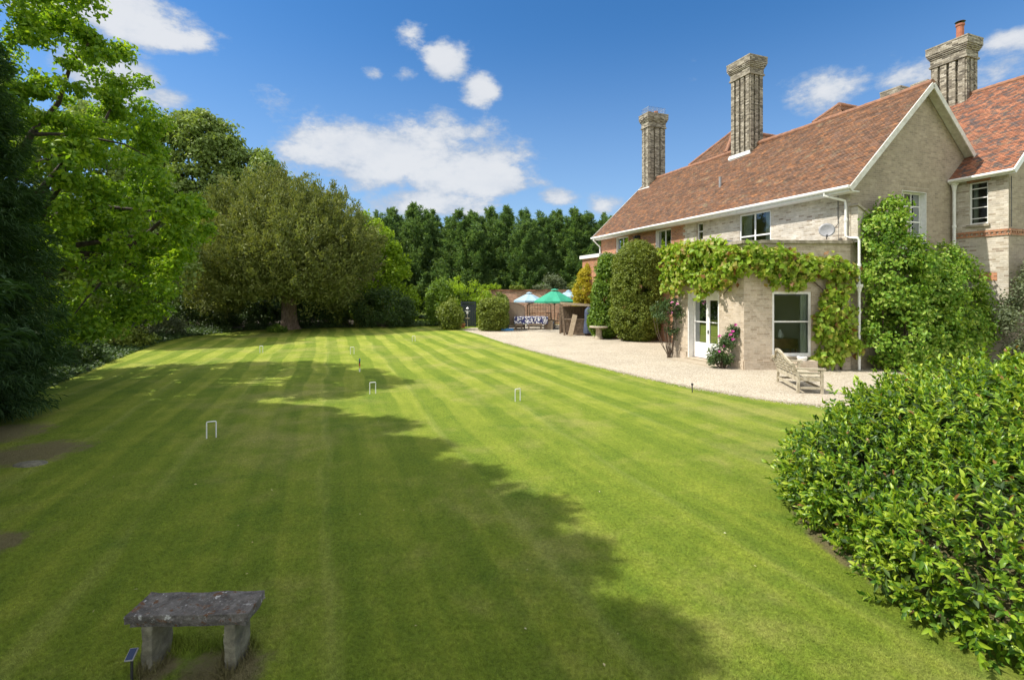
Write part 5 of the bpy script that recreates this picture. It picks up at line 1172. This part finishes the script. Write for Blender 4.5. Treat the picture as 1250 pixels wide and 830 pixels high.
# bar shelter
X0 = gx(702, 30.9); sh = empty('garden_bar', (X0, 30.9, 0), -.05, 'small rustic wooden garden bar with a sloping roof right of the parasols', 'garden bar')
mb = MB(); mb.box((-1.05, -.75, 1.88), (1.05, .75, 1.96), Matrix.Rotation(R(4), 4, 'Y')); mb.build('roof', M['shed_wood'], sh, bevel=.01)
mb = MB(); mb.box((-1.07, -.79, 1.84), (1.07, -.752, 1.99), Matrix.Rotation(R(4), 4, 'Y')); mb.build('roof_board', M['pale_wood'], sh)
for (xa, xb, yy) in ((-.88, -.7, -.65), (.78, .95, -.65), (-.9, -.9, .65), (.9, .9, .65)): mb = MB(); mb.bar((xb, yy, .01), (xa, yy, 1.86 - .06 * xa), .11); mb.build('post', M['shed_wood'], sh)
mb = MB()
for i in range(5): mb.box((-.62 if i < 5 else 0, -.6, .04 + i * .18), (.9, -.56 + .01 * (i % 2), .04 + i * .18 + .17))
mb.build('front_boards', M['shed_wood'], sh)
mb = MB(); mb.box((-.68, -.72, .96), (.95, -.30, 1.02)); mb.build('counter', M['shed_wood'], sh)
mb = MB(); mb.box((-.88, .6, .05), (.88, .64, 1.75)); mb.build('back_panel', M['stem'], sh)  # shade inside the open bar put into this panel's dark colour
X, Y, _ = at(698, 410); mb = MB(); mb.box((-.14, -.03, 0), (.14, .03, 1.35)); o_ = mb.build('plank', M['pale_wood']); o_.location = (X - .12, Y - .15, .012); o_.rotation_euler = (R(-14), R(15), 0); tag(o_, 'pale plank leaning against the front of the garden bar', 'plank')
X, Y, _ = at(718.5, 410); t = empty('covered_barbecue', (X, Y, .012), 0, 'tall thing under a dark blue cover right of the garden bar', 'barbecue')
rngc = np.random.default_rng(9); mb = MB(); nn = 20
for z, r in ((.15, .30), (.25, .31), (.6, .27), (1.0, .23), (1.35, .24), (1.6, .2), (1.72, .09), (1.76, 0.01)): mb.v += [(r * (1 + .10 * math.sin(k * 2 * math.pi / nn * 6 + z * 2)) * math.cos(k * 2 * math.pi / nn), r * .9 * (1 + .1 * math.sin(k * 2 * math.pi / nn * 5)) * math.sin(k * 2 * math.pi / nn), z) for k in range(nn)]
for i in range(7):
    for k in range(nn): mb.f.append((i * nn + k, i * nn + (k + 1) % nn, (i + 1) * nn + (k + 1) % nn, (i + 1) * nn + k)); mb.uv += [(0, 0)] * 4
mb.build('cover', M['navy_cloth'], t, smooth=True)
for sx in (-1, 1):
    mb = MB(); mb.tube([(sx * .2 - .03, 0, .09), (sx * .2 + .03, 0, .09)], .09, 14); mb.build('wheel', M['black'], t); mb = MB(); mb.bar((sx * .16, 0, .08), (sx * .16, 0, .3), .04); mb.build('leg', M['black'], t)
X, Y, _ = at(731, 414); t = empty('stone_table', (X, Y, 0.004), .2, 'pale stone pedestal table on the gravel before the tall shrub', 'stone table')
mb = MB(); mb.lathe([(0, 0), (.24, 0), (.24, .08), (.19, .12), (.17, .35), (.18, .58), (.22, .64)], n=18); mb.build('pedestal', M['stone'], t)
mb = MB(); mb.lathe([(0, .64), (.5, .64), (.54, .68), (.54, .72), (.5, .745), (0, .745)], n=24); mb.build('tabletop', M['stone'], t)
X, Y, _ = at(571, 399.5); t = empty('garden_gate', (X, Y + .5, 0), 0, 'dark blue garden gate almost hidden between shrubs', 'gate')
mb = MB()
for i in range(7): mb.box((-.46 + i * .132, -.02, .05), (-.46 + i * .132 + .124, .02, 1.75))
mb.build('boards', M['gate'], t); mb = MB(); mb.box((-.58, -.06, 0), (-.47, .06, 1.95)); mb.box((.47, -.06, 0), (.58, .06, 1.95)); mb.box((-.47, -.05, 1.8), (.47, .05, 1.93)); mb.build('frame', M['gate'], t)
t = empty('bird_feeder', (X, Y - .2, .012), 0, 'pale bird feeder on a thin pole in front of the dark blue gate', 'bird feeder')
mb = MB(); mb.tube([(0, 0, 0), (0, 0, 1.55)], .018, 8); mb.build('pole', M['stone'], t); mb = MB(); mb.lathe([(0, .62), (.14, .64), (.17, .70), (.0, .68)], n=12); mb.build('dish', M['stone'], t); mb = MB(); mb.box((-.2, -.02, 1.2), (.2, .02, 1.24)); mb.lathe([(.07, 1.02), (.07, 1.2)], n=10); mb.lathe([(.12, 1.4), (0, 1.55)], n=10); mb.build('hopper', M['white'], t)
X, Y, _ = at(567, 399.8); mb = MB(); mb.lathe([(0, 0), (.16, 0), (.22, .3), (.24, .32), (.2, .34)], n=14); o_ = mb.build('flower_pot', M['terracotta']); o_.location = (X - .1, Y - .5, .004); tag(o_, 'terracotta pot on the ground at the foot of the dark blue gate', 'flower pot')
# clutter on the flat roof
p = hw(-.9, 6.1 - 1.2, 4.2)
mb = MB(); rngc = np.random.default_rng(2); nn = 18
for z, r in ((0, .5), (.25, .55), (.5, .48), (.68, .3), (.74, .02)): mb.v += [(r * 1.25 * (1 + .15 * math.sin(k * 1.7 + z * 5)) * math.cos(k * 2 * math.pi / nn), r * .7 * (1 + .12 * math.sin(k * 2.3)) * math.sin(k * 2 * math.pi / nn), z) for k in range(nn)]
for i in range(4):
    for k in range(nn): mb.f.append((i * nn + k, i * nn + (k + 1) % nn, (i + 1) * nn + (k + 1) % nn, (i + 1) * nn + k)); mb.uv += [(0, 0)] * 4
o_ = mb.build('tarpaulin', M['navy_cloth'], smooth=True); o_.location = p; tag(o_, 'crumpled dark grey blue tarpaulin on the flat roof below the tall window', 'tarpaulin')

# ------------------------------------------------------------------ garden bench on the gravel
def teak_bench():
    a = Vector(at(972.3, 480)[:2]); b = Vector(at(947, 466)[:2]); d = (b - a).normalized(); ang = math.atan2(d.y, d.x)
    L = 1.72; c = (a + b) / 2; depth = .62
    # local x along the bench (near to far), -y towards the house
    t = empty('garden_bench', (c.x, c.y, .004), ang, 'weathered wooden garden bench with a raised slatted back facing the house', 'bench')
    def post(x, y0, z0, y1, z1, nm, w=.065): mb = MB(); mb.bar((x, y0, z0), (x, y1, z1), w); return mb.build(nm, M['teak'], t, bevel=.006)
    for sx in (-1, 1):
        x = sx * (L / 2 - .04)
        mb = MB(); mb.bar((x, -.04, 0), (x, -.06, .42), .065); mb.bar((x, -.06, .42), (x, .10, .80), .06); mb.build('leg', M['teak'], t, bevel=.006)
        post(x, -depth, 0, -depth, .62, 'leg')
        mb = MB(); mb.bar((x, .04, .645), (x, -depth - .06, .645), .085, .045); mb.tube([(x - .042, -depth - .05, .63), (x + .042, -depth - .05, .63)], .045, 10); mb.bar((x, -.03, .53), (x, -depth, .53), .035, .05); mb.build('armrest', M['teak'], t, bevel=.006)
    mb = MB()
    for i in range(6): y = -.06 - i * .105; mb.box((-L / 2 + .02, y - .085, .41), (L / 2 - .02, y, .435))
    mb.build('seat', M['teak'], t, bevel=.004)
    mb = MB(); mb.bar((-L / 2 + .04, -depth, .36), (L / 2 - .04, -depth, .36), .035, .09); mb.bar((-L / 2 + .04, -.05, .36), (L / 2 - .04, -.05, .36), .035, .09)
    mb.bar((-L / 2 + .04, -.045, .14), (L / 2 - .04, -.045, .14), .04, .055); mb.bar((-L / 2 + .04, -depth, .14), (L / 2 - .04, -depth, .14), .04, .055)
    for sx in (-1, 1): x = sx * (L / 2 - .04); mb.bar((x, -.05, .14), (x, -depth, .14), .04, .055); mb.bar((x, -.05, .37), (x, -depth, .37), .04, .08)
    mb.build('rail', M['teak'], t, bevel=.004)
    def yb(z): return -.06 + (z - .42) * .42
    def topz(x): u = abs(x) / (L / 2); return .76 + .30 * (0.5 + .5 * math.cos(math.pi * min(1, u * 1.15)))
    mb = MB()
    n = 18
    for i in range(n):
        x0 = -L / 2 + .03 + (L - .06) * i / n; x1 = -L / 2 + .03 + (L - .06) * (i + 1) / n; z0, z1 = topz(x0), topz(x1); mb.bar((x0, yb(z0), z0), (x1, yb(z1), z1), .055, .06)
    for z in np.arange(.50, 1.0, .085):
        xs = [x for x in np.linspace(-L / 2 + .06, L / 2 - .06, 60) if topz(x) - .02 > z]
        if xs: mb.bar((min(xs), yb(z), z), (max(xs), yb(z), z), .02, .042)
    for x in np.linspace(-L / 2 + .3, L / 2 - .3, 5): mb.bar((x, yb(.44) + .012, .44), (x, yb(topz(x)) + .012, topz(x)), .022, .035)
    mb.build('backrest', M['teak'], t, bevel=.003)
teak_bench()
mb = MB(); X, Y, _ = at(845, 479.5); mb.tube([(0, 0, 0), (0, 0, .2)], .014, 8); mb.lathe([(.0, .2), (.03, .2), (.035, .24), (0, .26)], n=10); o_ = mb.build('garden_spike', M['black']); o_.location = (X, Y, .004); tag(o_, 'short dark spike standing at the edge of lawn and gravel', 'garden spike')
# low stone by the window and planter
w = wall_pts(fr1, 1.95, 0, .3); mb = MB(); mb.box((-.34, -.16, 0), (.34, .16, .36)); o_ = mb.build('stone_block', M['bay_brick'], bevel=.02); o_.location = (w[0], w[1], .004); tag(o_, 'small brick block under the large sash behind the garden bench', 'brick block')
mb = MB(); mb.lathe([(.0, 0), (.13, 0), (.16, .1), (.15, .13), (.1, .13)], n=14); o_ = mb.build('white_bowl', M['white']); o_.location = (w[0] - .1, w[1], .366); tag(o_, 'white bowl on the brick block below the large sash', 'bowl')

# ------------------------------------------------------------------ stone bench in the foreground
sbx, sby = -2.30, 3.60
t = empty('stone_bench', (sbx, sby, .008), R(1.5), 'small mossy stone bench with a lichen covered slab in the shade', 'bench')
rng = np.random.default_rng(8)
def rough_block(name, x0, y0, z0, x1, y1, z1, mat, amp, seed, skew=0, nx=22, ny=10, nz=4):
    import bmesh
    bm = bmesh.new(); bmesh.ops.create_cube(bm, size=1); bmesh.ops.subdivide_edges(bm, edges=bm.edges[:], cuts=11, use_grid_fill=True)
    r = np.random.default_rng(seed); from mathutils import noise
    for v in bm.verts:
        p = Vector((x0 + (v.co.x + .5) * (x1 - x0), y0 + (v.co.y + .5) * (y1 - y0), z0 + (v.co.z + .5) * (z1 - z0))); p.x += skew * (p.y - (y0 + y1) / 2)
        e = noise.noise_vector(p * 9 + Vector((seed, 0, 0))) * amp + noise.noise_vector(p * 30 + Vector((seed, 3, 0))) * amp * .5
        v.co = p + e
    me = bpy.data.meshes.new(name); bm.to_mesh(me); bm.free(); me.materials.append(M[mat]); o = bpy.data.objects.new(name, me); COL.objects.link(o); o.parent = t
    m = o.modifiers.new('bevel', 'BEVEL'); m.width = .012; m.segments = 2
    return o
rough_block('slab', -.425, -.135, .358, .425, .135, .415, 'lichen_stone', .011, 3)
rough_block('slab_moulding', -.405, -.12, .325, .405, .12, .361, 'lichen_stone', .007, 5)
for sx in (-1, 1): rough_block('leg', sx * .29 - .038, -.115, -.02, sx * .29 + .038, .105, .326, 'leg_stone', .010, 9 + sx)
X, Y = -2.63, 3.40
t = empty('solar_light', (X, Y, .008), R(10), 'small solar stake light with a tilted blue panel left of the stone bench', 'garden light')
mb = MB(); mb.tube([(0, 0, -.02), (0, 0, .17)], .009, 8); mb.build('stake', M['black'], t)
mb = MB(); mb.box((-.026, -.04, .0), (.026, .04, .012), Matrix.Translation((0, 0, .18)) @ Matrix.Rotation(R(28), 4, 'X')); hd = mb.build('lamp_head', M['dish'], t, bevel=.004)
m_, t_, b_, _o = newmat('solar_cell'); b_.inputs['Base Color'].default_value = (.015, .03, .08, 1); b_.inputs['Roughness'].default_value = .3; b_.inputs['Specular IOR Level'].default_value = .3
mb = MB(); mb.box((-.022, -.036, .0125), (.022, .036, .015), Matrix.Translation((0, 0, .18)) @ Matrix.Rotation(R(28), 4, 'X')); mb.build('solar_panel', m_, hd)

# ------------------------------------------------------------------ croquet set
hoops = [(258, 535, 'white croquet hoop standing alone in the shade on the left', .8), (632, 490, 'white croquet hoop on the sunny lawn nearest the gravel', 1.0), (455, 481, 'white croquet hoop at the edge of the tree shadow', .7), (430, 432.5, 'white croquet hoop just behind the coloured peg', .2), (319, 431, 'white croquet hoop at the far left of the lawn', -.3), (505, 417, 'white croquet hoop at the far end near the grass path', .5)]
first = None
for i, (px, py, lab, rz) in enumerate(hoops):
    X, Y, _ = at(px, py)
    if first is None:
        mb = MB(); mb.tube([(-.075, 0, -.02), (-.075, 0, .285), (-.07, 0, .30), (.07, 0, .30), (.075, 0, .285), (.075, 0, -.02)], .011, 8); first = mb.build('croquet_hoop', M['hoop']); o_ = first
    else: o_ = first.copy(); COL.objects.link(o_)
    o_.location = (X, Y, .008); o_.rotation_euler = (0, 0, rz * .6); tag(o_, lab, 'croquet hoop', 'croquet hoops on the lawn')
X, Y, _ = at(439, 454); pg = empty('croquet_peg', (X, Y, .008), 0, 'striped croquet peg standing in the middle of the lawn', 'croquet peg')
cols = [(.65, .65, .62), (.5, .4, .05), (.45, .04, .03), (.02, .02, .02), (.03, .10, .35)]
for i, c in enumerate(cols):
    z0 = 0 if i == 0 else .12 + (i - 1) * .08; z1 = .12 + i * .08; mb = MB(); mb.tube([(0, 0, z0), (0, 0, z1 - .001)], .022, 10); mb.build('stripe', plain('peg_paint', c, c, 5, .5), pg)
# flat stone in the worn earth at the left
rngs = np.random.default_rng(4); X, Y, _ = at(37, 567); mb = MB(); mb.lathe([(.0, .05), (.25, .045), (.38, .02), (.42, -.02)], n=18); o_ = mb.build('flat_stone', M['leg_stone'], smooth=True); o_.location = (X, Y, .008); o_.scale = (.6, .4, .6); tag(o_, 'flat grey stone lying in worn grass at the left edge', 'stone')

# ------------------------------------------------------------------ short grass on the nearer lawn
def grass():
    rng = np.random.default_rng(15); n = 420000
    Y = 3.0 * (11.5 / 3.0) ** rng.random(n); X = rng.uniform(-1.1, .95, n) * Y
    ok = (X > -9) & ~((np.abs(X + 2.3) < .36) & (np.abs(Y - 3.6) < .12)) & (X < 4.0 + .18 * Y)
    d = ((X - 6.3) / 3.2) ** 2 + ((Y - 5.2) / 2.4) ** 2; ok &= d > .85; ok &= rng.random(n) > (Y - 4) / 7.5
    X, Y = X[ok], Y[ok]; n = len(X)
    th = rng.random(n) * 2 * math.pi; far = np.clip(Y / 6, .7, 1.5); hh = rng.uniform(.010, .028, n) * np.clip(1.3 - Y / 12, .4, 1); w = rng.uniform(.0018, .0036, n) * far
    lean = rng.normal(size=(n, 2)) * .014
    P = np.stack([X, Y, np.full(n, .006)], 1); s = np.stack([np.cos(th) * w, np.sin(th) * w, np.zeros(n)], 1); tip = P + np.stack([lean[:, 0], lean[:, 1], hh], 1)
    V = np.stack([P - s, P + s, tip], 1).reshape(-1, 3); T = np.arange(3 * n).reshape(-1, 3)
    o = np_mesh('grass', V, T, M['blade']); tag(o, 'short mown grass blades of the lawn', 'grass', kind='stuff')
grass()
def tufts():
    rng = np.random.default_rng(19); P = []
    for sx in (-1, 1):
        n = 420; a = rng.random(n) * 2 * math.pi; r = 1 + rng.random(n) * .5
        P.append(np.stack([sbx + sx * .29 + np.cos(a) * .06 * r + rng.normal(size=n) * .02, sby + np.sin(a) * .13 * r, np.full(n, .006)], 1))
    n = 500; P.append(np.stack([sbx + rng.uniform(-.36, .42, n), sby + .12 + rng.normal(size=n) * .04, np.full(n, .006)], 1))
    P = np.concatenate(P); n = len(P); th = rng.random(n) * 6.28; w = .0035
    s = np.stack([np.cos(th) * w, np.sin(th) * w, np.zeros(n)], 1); tip = P + np.stack([rng.normal(size=n) * .03, rng.normal(size=n) * .03, rng.uniform(.03, .11, n)], 1)
    tag(np_mesh('long_grass', np.stack([P - s, P + s, tip], 1).reshape(-1, 3), np.arange(3 * n).reshape(-1, 3), M['blade']), 'longer unmown grass round the feet of the stone bench', 'grass', kind='stuff')
tufts()

def litter():
    rng = np.random.default_rng(23); n = 60; Y = 3.2 * (16 / 3.2) ** rng.random(n); X = rng.uniform(-.95, .5, n) * Y
    ok = (X < 2.4) & (X > -8); X, Y = X[ok], Y[ok]; n = len(X)
    P = np.stack([X, Y, np.full(n, .026)], 1); D = rng.normal(size=(n, 3)) * np.array([1, 1, .15]); N = np.array([0, 0, 1.0]) + rng.normal(size=(n, 3)) * .25
    V, T = leaf_tris(P, D, N, rng.uniform(.012, .04, n), rng.uniform(.008, .02, n)); V[:, 2] = np.maximum(V[:, 2], .014)
    tag(np_mesh('fallen_leaves', V, T, M['litter']), 'small fallen leaves scattered over the lawn', 'leaves', kind='stuff')
M['litter'] = leaf('fallen_leaf', [(.30, .24, .10), (.45, .40, .22), (.5, .48, .36)], .7, .2)
litter()

def ground_cover():
    rng = np.random.default_rng(29); edge = np.array([(-12.4, 12), (-14.2, 16), (-16.6, 21), (-18.6, 25.5), (-19.5, 29), (-18.5, 34), (-12, 37.5), (-5.4, 38.7)]); n = 26000
    sg = rng.integers(0, len(edge) - 1, n); u = rng.random(n)[:, None]; d = edge[sg + 1] - edge[sg]; p = edge[sg] + d * u
    nr = np.stack([-d[:, 1], d[:, 0]], 1); nr = nr / np.linalg.norm(nr, axis=1, keepdims=True); w = rng.random(n) ** 1.3 * 4.5 - .12; p = p + nr * w[:, None]
    z = .02 + rng.random(n) * (.06 + .22 * np.clip(w, 0, 1))
    P = np.stack([p[:, 0], p[:, 1], z], 1); D = rng.normal(size=(n, 3)) * np.array([1, 1, .4]); N = np.array([0, -.3, 1.0]) + rng.normal(size=(n, 3)) * .5
    V, T = leaf_tris(P, D, N, rng.uniform(.10, .22, n), rng.uniform(.06, .13, n)); V[:, 2] = np.maximum(V[:, 2], .018)
    tag(np_mesh('ground_cover', V, T, M['l_dark']), 'low dark green ground cover at the foot of the trees round the far lawn', 'ground cover', kind='stuff')
ground_cover()

def spilled_gravel():
    rng = np.random.default_rng(31); edge = np.array([at(1010, 497)[:2], at(950, 490.5)[:2], at(900, 483)[:2], at(850, 474.5)[:2], at(800, 464.5)[:2], at(750, 453)[:2], at(700, 441)[:2], at(650, 428.5)[:2], at(615, 418.5)[:2]]); n = 2600
    sg = rng.integers(0, len(edge) - 1, n); u = rng.random(n)[:, None]; d = edge[sg + 1] - edge[sg]; p = edge[sg] + d * u
    nr = np.stack([-d[:, 1], d[:, 0]], 1); nr = nr / np.linalg.norm(nr, axis=1, keepdims=True); p = p + nr * (rng.normal(size=n) * .11 - .02)[:, None]
    r = rng.uniform(.008, .02, n); O = np.array([[1, 0, 0], [0, 1, 0], [-1, 0, 0], [0, -1, 0], [0, 0, .8], [0, 0, -.8]]); 
    V = np.stack([p[:, 0], p[:, 1], np.full(n, .012)], 1)[:, None, :] + (O[None] * rng.uniform(.6, 1.2, (n, 6, 1))) * r[:, None, None]
    Tt = np.array([[0, 1, 4], [1, 2, 4], [2, 3, 4], [3, 0, 4], [1, 0, 5], [2, 1, 5], [3, 2, 5], [0, 3, 5]]); T = (np.arange(n)[:, None, None] * 6 + Tt[None]).reshape(-1, 3)
    tag(np_mesh('gravel_stones', V.reshape(-1, 3), T, M['gravel']), 'loose gravel stones spilled along the edge of the lawn', 'gravel', kind='stuff')
spilled_gravel()
